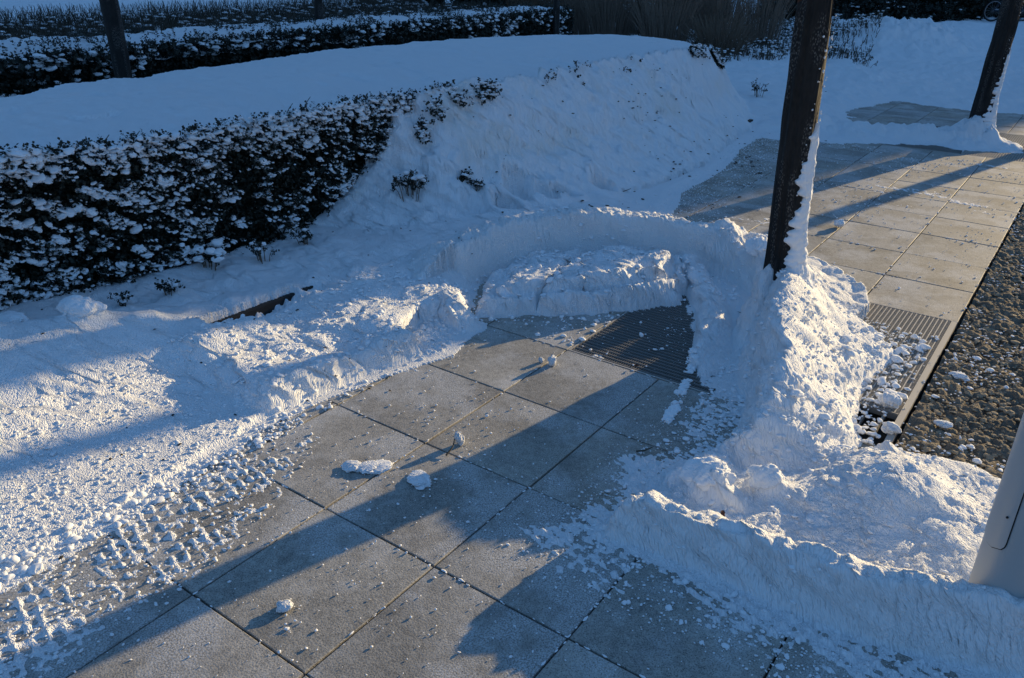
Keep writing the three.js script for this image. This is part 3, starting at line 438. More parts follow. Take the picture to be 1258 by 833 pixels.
// ------------------------------------------------------------------ trees
const barkTex = tex(256, 512, (i, j) => { const x = i / 256, y = j / 512, v = 0.4 + 0.5 * tn(x * 32, y * 32, 32, 3) + 0.6 * (tn(x * 96, y * 96, 96, 4) - 0.5); const fl = ss(0.86, 0.97, tw(x * 90, y * 90, 90, 8)) * ss(0.5, 0.75, tn(x * 16, y * 8, 16, 9)) * 0.16, c = Math.pow(0.014 * v + 0.002 + fl, 1 / 2.2); return [c * 1.02, c * 0.98, c * 0.94]; });
const barkMat = new THREE.MeshStandardMaterial({ map: barkTex, roughness: 0.95, vertexColors: true });
function trunkGeo(base, top, r0, r1, k, nh, na, lichen) {
  const p = [], uv = [], idx = [], col = [], L = base.distanceTo(top), H = top.y - base.y;
  for (let j = 0; j <= nh; j++) for (let i = 0; i <= na; i++) {
    const t = j / nh, a = (i % na) / na * Math.PI * 2, flare = 1 + 0.35 * Math.exp(-t * L / 0.16), rad = lerp(r0, r1, t) * flare;
    const ca = Math.cos(a) * 3, sa = Math.sin(a) * 3, y = t * L;
    const fur = Math.abs(fbm(ca * 2.1 + k, sa * 2.1 + y * 1.1, 3, k)) + 0.5 * Math.abs(fbm(ca * 4.6 + y * 1.5, sa * 4.6 - y * 1.2, 2, k + 9)), b = rad * (0.95 + 0.26 * (fur - 0.35)) + 0.006 * fbm(y * 3 + ca, sa, 2, k + 3);
    p.push(lerp(base.x, top.x, t) + 0.012 * Math.sin(y * 1.7 + k) + Math.cos(a) * b, base.y + H * t, lerp(base.z, top.z, t) + 0.012 * Math.cos(y * 1.3) + Math.sin(a) * b);
    uv.push(i / na, y * 0.6);
    let c = [1, 1, 1]; for (const q of lichen || []) { const d = Math.hypot((a - q[0]) * rad, y - q[1]) + 0.006 * vn(y * 90, a * 20, 4); if (d < q[2]) c = [5.5, 2.0, 0.7]; }
    col.push(...c);
    if (i < na && j < nh) { const o = j * (na + 1) + i; idx.push(o, o + na + 1, o + 1, o + 1, o + na + 1, o + na + 2); }
  }
  const g = new THREE.BufferGeometry(); g.setAttribute('position', new THREE.Float32BufferAttribute(p, 3)); g.setAttribute('uv', new THREE.Float32BufferAttribute(uv, 2)); g.setAttribute('color', new THREE.Float32BufferAttribute(col, 3)); g.setIndex(idx); g.computeVertexNormals(); return g;
}
function twigTube(pts, r0, r1, n = 5) {
  const p = [], idx = [], c = new THREE.CatmullRomCurve3(pts), m = pts.length * 2;
  const T = new THREE.Vector3(), A = new THREE.Vector3(), B = new THREE.Vector3(), Q = new THREE.Vector3();
  for (let j = 0; j <= m; j++) { const t = j / m; c.getPoint(t, Q); c.getTangent(t, T); A.set(T.y, -T.x, 0.13).cross(T).normalize(); B.crossVectors(T, A); const r = lerp(r0, r1, t); for (let i = 0; i < n; i++) { const a = i / n * 6.2832; p.push(Q.x + (A.x * Math.cos(a) + B.x * Math.sin(a)) * r, Q.y + (A.y * Math.cos(a) + B.y * Math.sin(a)) * r, Q.z + (A.z * Math.cos(a) + B.z * Math.sin(a)) * r); } }
  for (let j = 0; j < m; j++) for (let i = 0; i < n; i++) { const a = j * n + i, b = j * n + (i + 1) % n; idx.push(a, b, a + n, b, b + n, a + n); }
  const g = new THREE.BufferGeometry(); g.setAttribute('position', new THREE.Float32BufferAttribute(p, 3)); g.setIndex(idx); g.computeVertexNormals(); return g;
}
function branches(top, k) {
  const out = []; const grow = (o, d, len, r, lev) => {
    const pts = [o.clone()], q = o.clone(), dd = d.clone(); for (let i = 0; i < 3; i++) { dd.x += rr(-0.2, 0.2); dd.z += rr(-0.2, 0.2); dd.y += 0.1; dd.normalize(); q.addScaledVector(dd, len / 3); pts.push(q.clone()); }
    out.push(twigTube(pts, r, r * 0.45, lev > 1 ? 3 : 6)); if (lev < 3) for (let i = 0; i < (lev === 0 ? 4 : 3); i++) { const b = pts[1 + (i % 3)]; grow(b, new THREE.Vector3(dd.x + rr(-0.9, 0.9), dd.y * rr(0.4, 1), dd.z + rr(-0.9, 0.9)).normalize(), len * rr(0.5, 0.75), r * 0.5, lev + 1); }
  };
  for (let i = 0; i < 6; i++) { const a = i * 1.05 + k; grow(top.clone().setY(top.y - 0.1 * i), new THREE.Vector3(Math.cos(a) * 0.6, 1, Math.sin(a) * 0.6).normalize(), rr(1.3, 1.9), 0.045, 0); }
  return mergeGeometries(out);
}
const branchMat = std([0.03, 0.026, 0.022], 0.95);
function stuckSnow(base, top, r0, r1, a0, hMax, seed_, foot) {          // wet snow blown onto one side of a trunk
  const nh = 220, na = 30, p = [], idx = [], L = base.distanceTo(top);
  for (let j = 0; j <= nh; j++) for (let i = 0; i <= na; i++) {
    const y = j / nh * hMax, t = y / L, s = (i / na) * 2 - 1, q = y / hMax, flare = 1 + 0.35 * Math.exp(-y / 0.16);
    const half = lerp(1.5, 0.34, Math.pow(q, 0.75)) * (1 + 0.4 * fbm(y * 9, seed_ + (s > 0 ? 3 : 9), 4, 3) + 0.35 * vn(y * 48, s > 0 ? 3 : 9, 4) + 0.2 * vn(y * 90, s > 0 ? 3 : 9, 5)) * (1 - ss(0.93, 1, q)), a = a0 + s * half;
    const th = (lerp(0.06, 0.016, Math.pow(q, 0.55)) + 0.06 * Math.exp(-Math.max(0, y - foot) / 0.07)) * Math.sqrt(Math.max(0, 1 - s * s)) * (1 + 0.5 * fbm(y * 9, a * 3, 4, seed_) + 0.25 * (worley(y * 40, a * 5, seed_) - 0.4)) - 0.004;
    const b = lerp(r0, r1, t) * flare + th;
    p.push(lerp(base.x, top.x, t) + Math.cos(a) * b, base.y + y, lerp(base.z, top.z, t) + Math.sin(a) * b);
    if (i < na && j < nh) { const o = j * (na + 1) + i; idx.push(o, o + na + 1, o + 1, o + 1, o + na + 1, o + na + 2); }
  }
  const g = new THREE.BufferGeometry(); g.setAttribute('position', new THREE.Float32BufferAttribute(p, 3)); g.setIndex(idx); g.computeVertexNormals(); return g;
}
function streetTree(U, V, r0, r1, lean, label, snowSide, hSnow, k, lichen) {
  const t = thing('street_tree', label, 'tree', [U, 0, -V], 'trees along the path'), b = new THREE.Vector3(0, -0.06, 0), top = new THREE.Vector3(lean[0], 3.4, lean[1]);
  mesh('trunk', trunkGeo(b, top, r0, r1, k, 420, 72, lichen), barkMat, t);
  mesh('crown', branches(top, k), branchMat, t);
  if (hSnow) mesh('plastered_snow', stuckSnow(b, top, r0, r1, snowSide, hSnow, k, V < 5 ? 0.38 : 0.16), softSnowMat, t);
  if (hSnow) { const sp = []; for (let i = 0; i < 260; i++) { const y = rr(0.3, hSnow * 1.9), a = snowSide + rr(-1.7, 1.0) * (1 - 0.4 * y / hSnow), tt = y / 3.46, rad = lerp(r0, r1, tt), r = 0.002 * Math.pow(3.5, rnd() * rnd()); if (rnd() > Math.exp(-Math.max(0, y - hSnow * 0.6) * 1.2)) continue; sp.push([top.x * tt + Math.cos(a) * rad, y, top.z * tt + Math.sin(a) * rad, r, r * rr(1, 2.4), r, a, 0]); } scatter('snow_flecks', [lumps[0]], softSnowMat, sp, t); }
  return t;
}
// camera-right as seen from the trunk is at -36 degrees in x, z
streetTree(1.2175, 2.8, 0.08, 0.07, [-0.05, 0.03], 'nearest dark tree trunk standing in the snow pile with snow stuck to its right side', 0.28, 1.12, 2, [[2.2, 1.78, 0.02], [2.05, 1.7, 0.022], [2.45, 1.62, 0.018], [1.7, 1.66, 0.022], [2.2, 2.2, 0.025], [1.9, 2.25, 0.03]]);
streetTree(1.22, 8.97, 0.1, 0.088, [0.1, 0.0], 'second dark tree trunk at the far right, beyond the sunlit paving', 0.1, 1.0, 7);

// ------------------------------------------------------------------ hedges
function sprig(seed_, n = 7, len = 0.05, lw = 0.010) {               // a twig tip with small leaves
  const p = [], idx = []; seed = seed_ * 7919 + 3;
  for (let i = 0; i < n; i++) {
    const t = i / n, o = [0, t * len, 0], a = rr(0, 6.28), el = rr(0.1, 1.0), l = rr(0.5, 0.9) * len * 0.55, d = [Math.cos(a) * Math.cos(el), Math.sin(el), Math.sin(a) * Math.cos(el)], s = [-Math.sin(a), rr(-0.4, 0.4), Math.cos(a)], b = p.length / 3;
    p.push(...o, o[0] + d[0] * l * 0.5 + s[0] * lw, o[1] + d[1] * l * 0.5 + s[1] * lw, o[2] + d[2] * l * 0.5 + s[2] * lw, o[0] + d[0] * l, o[1] + d[1] * l - 0.004, o[2] + d[2] * l, o[0] + d[0] * l * 0.5 - s[0] * lw, o[1] + d[1] * l * 0.5 - s[1] * lw, o[2] + d[2] * l * 0.5 - s[2] * lw);
    idx.push(b, b + 1, b + 2, b, b + 2, b + 3);
  }
  const g = new THREE.BufferGeometry(); g.setAttribute('position', new THREE.Float32BufferAttribute(p, 3)); g.setIndex(idx); const q = g.toNonIndexed(); q.computeVertexNormals(); return q;
}
const sprigs = [sprig(1), sprig(2), sprig(3)], bigSprigs = [sprig(4, 9, 0.09, 0.014), sprig(5, 9, 0.09, 0.014)];
seed = 777;
const blobs = [lump(31, 3, 0.65, 0.55), lump(32, 3, 0.75, 0.5), lump(33, 3, 0.7, 0.65), lump(34, 3, 0.8, 0.5)];
function frontLine(V) { let best = -1.7; for (let i = 0; i < 11; i++) { const a = HEDGE[i], b = HEDGE[i + 1]; if (V >= a[1] && V <= b[1]) best = lerp(a[0], b[0], (V - a[1]) / (b[1] - a[1])); } return best; }
{
  const hd = thing('clipped_hedge', 'broad clipped dark evergreen hedge under a smooth thick snow cap', 'hedge', [0, 0, 0]);
  const sh = new THREE.Shape(HEDGE.map((q, i) => { const c = [-3, 3.5], dx = c[0] - q[0], dy = c[1] - q[1], l = Math.hypot(dx, dy); return new THREE.Vector2(q[0] + dx / l * 0.07, q[1] + dy / l * 0.07); }));
  const cg = new THREE.ExtrudeGeometry(sh, { depth: 0.62, bevelEnabled: false }); cg.rotateX(-Math.PI / 2); cg.translate(0, 0.02, 0);
  mesh('inner_foliage', cg, M.leaf, hd);
  scene.userData.hedgeCap(hd);
  const lf = [], bl = [];
  const cover = (V) => snow(-1.3, V).cov;
  for (let i = 0; i < 42000; i++) {
    const V = rr(-1.2, 3.9), y = rr(0.06, 0.84), c = ss(3.1, 3.9, V + 0.4 * fbm(V * 5, y * 5, 2, 800)); if (rnd() < c * 1.02) continue; if (V > 2.3 && y < snow(frontLine(V) + 0.07, V).h + 0.03 * rnd()) continue; if (y > 0.74 && rnd() < ss(0.74, 0.82, y) * ss(-0.5, 0.1, fbm(V * 6, 3, 3, 820))) continue;
    const n = 0.05 * fbm(V * 5, y * 5, 3, 801), U = frontLine(V) + n - rr(-0.045, 0.06) - 0.03 * ss(0.7, 0.85, y);
    const s = rr(0.45, 0.95); lf.push([U, y, -V, s, s, s, rr(0, 6.28), rr(-0.9, 0.9), -rr(0.1, 1.5)]);
  }
  for (let i = 0; i < 5600; i++) {
    const V = rr(-1.2, 3.8), y = rr(0.08, 0.85), n2 = 0.45 * fbm(V * 4.2, y * 8, 3, 810) + 0.75 * fbm(V * 15, y * 22, 3, 811), left = 1 - ss(0.0, 1.5, V), low = 1 - ss(0.15, 0.5, y), topB = ss(0.66, 0.84, y);
    const pr = ss(-0.2, 0.4, n2 + 0.26 * left * low + 0.5 * topB + 0.3 * ss(2.2, 3.2, V)); if (rnd() > pr) continue; if (y < snow(frontLine(V) + 0.04, V).h - 0.02) continue;
    const n = 0.05 * fbm(V * 5, y * 5, 3, 801), big = 0.0055 * Math.pow(2.9, rnd()) * (1 + 0.6 * topB + 0.45 * left * low), m = 2 + Math.floor(rnd() * 6), dip = rr(-0.7, 0.5);
    for (let k = 0; k < m; k++) { const t = (k - m / 2) * big * rr(0.7, 1.1), s = big * rr(0.45, 1.1); bl.push([frontLine(V) + n + rr(0.0, 0.065), y + t * dip + rr(-0.3, 0.3) * big, -V - t, s * rr(0.8, 1.3), s * rr(0.6, 1.0), s * rr(0.8, 1.6), rr(-0.6, 0.6), rr(-0.6, 0.6), -rr(0.0, 0.6)]); }
    for (let k = 0; k < 2; k++) { const q = rr(0.5, 0.9); lf.push([frontLine(V) + n + 0.03 + rr(0, 0.03), y + rr(-1, 1) * big * 2, -V + rr(-1, 1) * big * 3, q, q, q, rr(0, 6.28), rr(-0.9, 0.9), -rr(0.1, 1.5)]); }
  }
  for (let i = 0; i < 330; i++) {                                        // larger loads on the left and low down
    const V = rr(-1.0, 3.0), y = rr(0.1, 0.82), left = 1 - ss(0.3, 1.9, V); if (rnd() > 0.12 + 0.75 * left * (1 - 0.5 * ss(0.3, 0.7, y)) + 0.3 * ss(0.68, 0.8, y)) continue; if (y < snow(frontLine(V) + 0.04, V).h) continue;
    const n = 0.05 * fbm(V * 5, y * 5, 3, 801), m = 5 + Math.floor(rnd() * 7), dip = rr(-0.9, 0.3);
    for (let k = 0; k < m; k++) { const t = rr(-0.045, 0.045), s = rr(0.01, 0.024); bl.push([frontLine(V) + n + rr(0.0, 0.06), y + t * dip + rr(-0.015, 0.015), -V - t, s * rr(0.8, 1.3), s * rr(0.6, 1.0), s * rr(0.9, 1.5), rr(-0.6, 0.6), rr(-0.6, 0.6), -rr(0, 0.6)]); }
  }
  // tufts that still show through the thrown snow
  for (const [U, V, y, n, w] of [[-1.5, 4.0, 0.76, 60, 0.13], [-1.52, 3.7, 0.74, 20, 0.1], [-1.5, 5.3, 0.78, 9, 0.25], [-1.5, 4.9, 0.78, 6, 0.15], [-1.45, 6.3, 0.7, 6, 0.4], [-1.5, 7.7, 0.80, 140, 0.2], [-1.45, 8.2, 0.66, 200, 0.13], [-1.52, 3.35, 0.66, 50, 0.14], [-1.2, 3.35, 0.3, 24, 0.05]]) for (let i = 0; i < n; i++) {
    const a = rr(-1, 1) * w, b = rr(-1, 1) * w, h = snow(U + b * 0.3, V + a).h; lf.push([U + b * 0.3 + 0.02, h + rr(-0.02, 0.03), -V - a, 1, 1, 1, rr(0, 6.28), rr(-0.9, 0.9), -rr(0.2, 1.4)]); if (rnd() < 0.7) bl.push([U + b * 0.3 + 0.035, h + 0.03, -V - a, 0.014, 0.01, 0.016, rr(0, 3), 0, 0]);
  }
  scatter('leaves', sprigs, M.leaf, lf, hd); scatter('caught_snow', blobs, softSnowMat, bl, hd);
  // a few long shoots above the cap edge
  const sh2 = []; for (const [V, y] of [[1.15, 0.8], [1.3, 0.8], [2.3, 0.82], [2.45, 0.84], [2.9, 0.8]]) { const U = frontLine(V) - 0.05; sh2.push(twigTube([new THREE.Vector3(U, y - 0.1, -V), new THREE.Vector3(U + 0.01, y + 0.02, -V - 0.02), new THREE.Vector3(U + 0.02, y + 0.07, -V - 0.06)], 0.004, 0.002, 4)); }
  tag(mesh('shoots', mergeGeometries(sh2), M.leaf, hd), null, null, null, 'stuff');
}
{ // second hedge behind
  const hd = thing('low_hedge', 'narrow straight hedge with a ragged snow top behind the broad hedge', 'hedge', [0, 0, 0]);
  const F = (V) => -5.75 - 0.065 * V, B = (V) => F(V) - 1.45, V0 = -1, V1 = 13.4;
  const sh = new THREE.Shape([new THREE.Vector2(F(V0) - 0.1, V0), new THREE.Vector2(F(V1) - 0.1, V1), new THREE.Vector2(B(V1), V1), new THREE.Vector2(B(V0), V0)]);
  const cg = new THREE.ExtrudeGeometry(sh, { depth: 0.8, bevelEnabled: false }); cg.rotateX(-Math.PI / 2); mesh('inner_foliage', cg, M.leaf, hd);
  const nx = 40, nz = 420, p = [], idx = [], col = [], uv = [];
  for (let j = 0; j <= nz; j++) for (let i = 0; i <= nx; i++) { const V = lerp(V0, V1, j / nz), t = i / nx, U = lerp(F(V) + 0.03, B(V), t), e = Math.min(t, 1 - t) * 1.45 + 0.03 * fbm(V * 6, t * 5, 3, 900); p.push(U, 0.86 - 0.16 * (1 - ss(0, 0.22, e)) + 0.05 * fbm(V * 2.2, U * 3, 4, 901) + 0.03 * fbm(V * 14, U * 14, 2, 902), -V); uv.push(U * 2, V * 2); col.push(...SNOW); if (i < nx && j < nz) { const a = j * (nx + 1) + i; idx.push(a, a + nx + 1, a + 1, a + 1, a + nx + 1, a + nx + 2); } }
  const g = new THREE.BufferGeometry(); g.setAttribute('position', new THREE.Float32BufferAttribute(p, 3)); g.setAttribute('uv', new THREE.Float32BufferAttribute(uv, 2)); g.setAttribute('color', new THREE.Float32BufferAttribute(col, 3)); g.setIndex(idx); g.computeVertexNormals();
  mesh('snow_cap', g, snowMat, hd);
  const lf = [], bl = [];
  for (let i = 0; i < 14000; i++) { const V = rr(V0, V1), y = rr(0.3, 0.83); lf.push([F(V) + rr(-0.08, 0.05), y, -V, 1, 1, 1, rr(0, 6.28), rr(-0.9, 0.9), -rr(0.1, 1.5)]); }
  for (let i = 0; i < 3500; i++) { const t = rnd(), V = rr(V0, V1), U = lerp(F(V), B(V), t); if (fbm(V * 3, U * 3, 2, 905) > 0.05) lf.push([U, 0.85 + rr(-0.03, 0.05), -V, 0.8, 0.8, 0.8, rr(0, 6.28), rr(-0.9, 0.9), 0]); }
  for (let i = 0; i < 2600; i++) { const V = rr(V0, V1), y = rr(0.34, 0.84); if (rnd() > ss(-0.1, 0.6, fbm(V * 3, y * 5, 3, 906) + 0.5 * ss(0.6, 0.84, y))) continue; const s = rr(0.012, 0.04); bl.push([F(V) + rr(-0.02, 0.05), y, -V, s, s * 0.8, s * 1.4, rr(-0.5, 0.5), rr(-0.3, 0.3), -0.3]); }
  const endU = () => rr(B(V1), F(V1)); for (let i = 0; i < 900; i++) lf.push([endU(), rr(0.2, 0.83), -V1 - rr(-0.03, 0.06), 1, 1, 1, rr(0, 6), rr(-0.9, 0.9), 0]);
  scatter('leaves', bigSprigs, M.leaf, lf, hd); scatter('caught_snow', blobs, softSnowMat, bl, hd);
}

// ------------------------------------------------------------------ plants that stick out of the snow
function plant(U, V, h, w, n, label, capSize = 0.02) {
  const t = thing('perennial', label, 'plant', [U, snow(U, V).h, -V], 'small plants poking through the snow'); const st = [], lv = [], cp = [];
  for (let i = 0; i < n; i++) {
    const a = rr(0, 6.28), d = rr(0.1, 1) * w, hh = h * rr(0.5, 1), x = Math.cos(a) * d, z = Math.sin(a) * d;
    st.push(twigTube([new THREE.Vector3(x * 0.5, -0.04, z * 0.5), new THREE.Vector3(x * 0.7, hh * 0.5, z * 0.7), new THREE.Vector3(x, hh, z)], 0.003, 0.0018, 4));
    for (let k = 0; k < 5; k++) { const g = sprigs[k % 3].clone(); g.applyMatrix4(new THREE.Matrix4().compose(new THREE.Vector3(x + rr(-0.015, 0.015), hh * rr(0.45, 0.98), z + rr(-0.015, 0.015)), new THREE.Quaternion().setFromEuler(new THREE.Euler(rr(-1, 1), rr(0, 6), rr(-1, 1))), new THREE.Vector3(0.7, 0.7, 0.7))); lv.push(g); }
    if (rnd() < 0.75) { const g = blobs[i % 4].clone(), s = capSize * rr(0.35, 0.85); g.scale(s, s, s); g.translate(x, hh + s * 0.25, z); cp.push(g); }
  }
  tag(mesh('stems', mergeGeometries(st), M.leafDry, t), null, null, null, 'stuff'); tag(mesh('leaves', mergeGeometries(lv), M.leaf, t), null, null, null, 'stuff'); if (cp.length) tag(mesh('snow_caps', mergeGeometries(cp), softSnowMat, t), null, null, null, 'stuff');
}
plant(-1.33, 2.95, 0.17, 0.13, 22, 'snow-capped seedhead plant at the right end of the bare hedge face', 0.03);
plant(-1.52, 1.5, 0.11, 0.1, 12, 'bushy little plant with a thick snow cap close to the hedge foot', 0.04);
plant(-1.36, 1.75, 0.11, 0.06, 8, 'thin plant with snow on it between bushy plant and kerb slit');
plant(-1.42, 2.1, 0.1, 0.07, 8, 'sparse leafy plant nearest to the seedhead plant, in the hedge shade');
plant(-1.3, 1.12, 0.06, 0.05, 6, 'low snow-covered sprig left of the dark kerb slit', 0.025);
plant(-1.36, 0.9, 0.05, 0.045, 5, 'smallest sprig on the snow near the left lumps', 0.022);
plant(-1.12, 3.38, 0.06, 0.06, 6, 'half-buried sprig on the snow bank above the cleared bay', 0.018);
plant(-1.42, 9.75, 0.2, 0.14, 12, 'bare dark little shrub standing alone beyond the snow bank', 0.02);
plant(-0.95, 13.0, 0.16, 0.2, 14, 'flattened dark tuft behind the nearest tree trunk', 0.02);

// ------------------------------------------------------------------ background planting
function stemClump(U, V, w, h, n, arch, mat, name, label, category, group) {
  const t = [], y0 = 0.0; for (let i = 0; i < n; i++) { const a = rr(0, 6.28), d = Math.sqrt(rnd()) * w, hh = h * rr(0.55, 1.05), x = Math.cos(a) * d, z = Math.sin(a) * d, o = 1 + arch * rr(0.3, 1), b = rr(0, 6.28); t.push(twigTube([new THREE.Vector3(x * 0.6, -0.05, z * 0.6), new THREE.Vector3(x * 0.85, hh * 0.55, z * 0.85), new THREE.Vector3(x * o + 0.06 * Math.cos(b), hh, z * o + 0.06 * Math.sin(b))], 0.006, 0.003, 3)); }
  const m = mesh(name, mergeGeometries(t), mat); m.position.set(U, y0, -V); return tag(m, label, category, group);
}
console.log('background');
const thk = [[-8.9, 15.4], [-7.6, 15.8], [-6.6, 14.9], [-5.8, 15.6], [-5.2, 14.6], [-4.6, 15.9], [-3.95, 14.5], [-4.1, 16.8], [-7.2, 17.4], [-5.8, 17.6], [-9.5, 18]];
thk.forEach(([U, V], i) => stemClump(U, V, 0.62, 1.5 - (i === 6 ? 0.7 : 0) - (i === 4 ? 0.3 : 0), 420, 0.35, i % 3 ? M.twig : M.leafDry, 'bare_shrub', 'bare brown twiggy shrub in the thicket behind the snow-capped hedge', 'shrub', 'bare shrubs of the thicket'));
{ // stalks of the ground cover bed, too many to count
  const sp = [], bl = [], BED = [[-3.9, 12.6], [-2.9, 13.6], [-1.5, 15.4], [-1.9, 18], [-3.4, 24], [-6.5, 24], [-6.5, 18]];
  const stalk = twigTube([new THREE.Vector3(0, -0.03, 0), new THREE.Vector3(0.015, 0.1, 0), new THREE.Vector3(0.04, 0.2, 0.01)], 0.010, 0.006, 4);
  for (let i = 0; i < 9000; i++) { const U = rr(-6.6, -1.4), V = rr(12.4, 24); if (sd(BED, U, V) < 0 || fbm(U * 1.5, V * 1.5, 2, 950) < -0.35) continue; const y = snow(U, V).h, s = rr(0.35, 0.9); sp.push([U, y, -V, s, s, s, rr(0, 6.28), rr(-0.5, 0.5), rr(-0.4, 0.4)]); if (rnd() < 0.4) { const b = rr(0.012, 0.03); bl.push([U + 0.03, y + 0.19 * s, -V, b, b * 0.7, b, 0, 0]); } }
  const g = thing('ground_cover', 'bed of dark dead stalks standing in snow behind the nearest tree', 'ground cover'); g.userData.kind = 'stuff';
  scatter('stalks', [stalk], M.grass, sp, g); scatter('snow_caps', blobs.slice(0, 2), softSnowMat, bl, g);
}
function leafShrub(U, V, w, h, n, label) {
  const t = thing('evergreen_shrub', label, 'shrub', [U, 0, -V], 'dark shrubs closing the background'), sp = [], bl = [];
  for (let i = 0; i < n; i++) { const a = rr(0, 6.28), e = Math.asin(rr(0, 1)), q = 0.75 + 0.3 * vn(a * 2.2 + U, e * 3 + V, 4), r = q * rr(0.75, 1.02); sp.push([Math.cos(a) * Math.cos(e) * w * r, 0.05 + Math.sin(e) * h * r, Math.sin(a) * Math.cos(e) * w * r, 2.4, 2.4, 2.4, rr(0, 6.28), rr(-1, 1), rr(-1, 1)]); if (rnd() < 0.015) bl.push([Math.cos(a) * Math.cos(e) * w * q, 0.1 + Math.sin(e) * h * q, Math.sin(a) * Math.cos(e) * w * q, 0.07, 0.04, 0.07, 0, 0]); }
  scatter('leaves', bigSprigs, M.leaf, sp, t); if (bl.length) scatter('caught_snow', blobs.slice(0, 1), softSnowMat, bl, t);
  const st = []; for (let i = 0; i < 14; i++) { const a = i * 0.449 * 2; st.push(twigTube([new THREE.Vector3(0, -0.05, 0), new THREE.Vector3(Math.cos(a) * w * 0.3, h * 0.4, Math.sin(a) * w * 0.3), new THREE.Vector3(Math.cos(a) * w * 0.6, h * 0.75, Math.sin(a) * w * 0.6)], 0.02, 0.008, 4)); }
  mesh('branches', mergeGeometries(st), M.twig, t);
}
for (const [U, V, w, h] of [[-8, 22, 1.6, 1.8], [-6, 25.5, 1.7, 1.8], [-10.5, 20.5, 1.6, 1.7], [-4.6, 28, 1.8, 1.9], [-2.9, 30.5, 1.7, 1.9], [-1.6, 33, 1.8, 2], [0.2, 34.5, 1.8, 2], [2, 35.5, 1.8, 2], [4, 36, 1.8, 2], [-13, 19.5, 1.6, 1.6], [-15, 17.5, 1.6, 1.6]]) leafShrub(U, V, w, h, 2600, 'dark evergreen shrub in the row closing off the background');
{ // rows of dry grass beyond the low hedge
  const blade = twigTube([new THREE.Vector3(0, -0.03, 0), new THREE.Vector3(0.02, 0.3, 0), new THREE.Vector3(0.12, 0.55, 0.02)], 0.007, 0.002, 3);
  [[-8.3, 0.62], [-10.4, 0.7], [-12.8, 0.8]].forEach(([U0, h], k) => {
    const sp = [], bl = []; for (let i = 0; i < 9000; i++) { const V = rr(-1, 17), U = U0 - 0.06 * V + rr(-0.45, 0.45), s = h / 0.55 * rr(0.6, 1.1); sp.push([U, 0.02, -V, s, s, s, rr(0, 6.28), rr(-0.35, 0.35)]); if (rnd() < 0.16) bl.push([U, s * rr(0.35, 0.5), -V, rr(0.03, 0.07), 0.025, rr(0.03, 0.07), 0, 0]); }
    const g = thing('grass_row', ['row of dry frosted grass directly behind the low hedge', 'second row of dry grass behind the low hedge', 'farthest row of dry grass at the top left'][k], 'grass'); g.userData.kind = 'stuff';
    scatter('blades', [blade], M.grass, sp, g); scatter('caught_snow', blobs.slice(0, 1), softSnowMat, bl, g);
  });
}
function backTree(U, V, r, h, label) { const t = thing('young_tree', label, 'tree', [U, 0, -V], 'dark trunks between the hedges'), b = new THREE.Vector3(0, -0.05, 0), top = new THREE.Vector3(-0.05, h, 0); mesh('trunk', trunkGeo(b, top, r, r * 0.85, U, 60, 20), barkMat, t); mesh('crown', branches(top, U), branchMat, t); }
backTree(-5.3, 3.35, 0.085, 3.2, 'dark tree trunk behind the broad hedge at the upper left');
backTree(-7.3, 7.6, 0.07, 3.2, 'thin trunk beyond the low hedge, its foot just inside the top edge');
backTree(-6.45, 12.6, 0.07, 3.2, 'thin trunk at the right end of the low hedge');

// ------------------------------------------------------------------ posts
function lampPost(U, V, label) {
  const t = thing('lamp_post', label, 'lamp post', [U, 0, -V], 'light grey lamp posts along the path'), r = 0.088;
  const sh = new THREE.CylinderGeometry(r * 0.72, r, 4.6, 56, 24, false); sh.translate(0, 2.25, 0); mesh('shaft', sh, M.postPaint, t);
  // access door: a slightly proud curved plate with a dark gap round it, facing the hedge side
  const plate = (hw, y0, y1, rad, cr) => { const p = [], idx = [], nx = 24, ny = 40; for (let j = 0; j <= ny; j++) for (let i = 0; i <= nx; i++) { const y = lerp(y0, y1, j / ny), e = Math.min(y - y0, y1 - y), w = e < cr ? hw - cr + Math.sqrt(Math.max(0, cr * cr - (cr - e) ** 2)) : hw, s = (i / nx * 2 - 1) * w, a = s / r, R = rad - 0.28 * r * y / 4.6; p.push(Math.cos(a) * R, y, Math.sin(a) * R); if (i < nx && j < ny) { const o = j * (nx + 1) + i; idx.push(o, o + nx + 1, o + 1, o + 1, o + nx + 1, o + nx + 2); } } const g = new THREE.BufferGeometry(); g.setAttribute('position', new THREE.Float32BufferAttribute(p, 3)); g.setIndex(idx); g.computeVertexNormals(); return g; };
  const gap = mesh('door_gap', plate(0.05, 0.31, 0.78, r + 0.0012, 0.035), M.groove, t), door = mesh('door', plate(0.0475, 0.3125, 0.7775, r + 0.003, 0.0335), M.postPaint, t);
  gap.rotation.y = door.rotation.y = Math.PI + 0.62;
  const lk = new THREE.CylinderGeometry(0.003, 0.003, 0.006, 16); lk.rotateZ(Math.PI / 2); lk.translate(r + 0.001, 0.42, 0); const l = mesh('lock', lk, M.groove, door); l.rotation.y = 0.35;
  const arm = twigTube([new THREE.Vector3(0, 4.45, 0), new THREE.Vector3(-0.25, 4.75, 0), new THREE.Vector3(-0.7, 4.85, 0)], 0.04, 0.03, 10); mesh('arm', arm, M.postPaint, t);
  const head = new THREE.CapsuleGeometry(0.1, 0.4, 6, 14); head.rotateZ(Math.PI / 2); head.scale(1, 0.5, 1); head.translate(-0.95, 4.84, 0); mesh('lamp_head', head, M.postPaint, t);
}
lampPost(2.405, 1.235, 'light grey metal lamp post with an access door at the right edge');
lampPost(2.47, 11.5, 'far lamp post standing out of view on the right, throwing a long shadow');

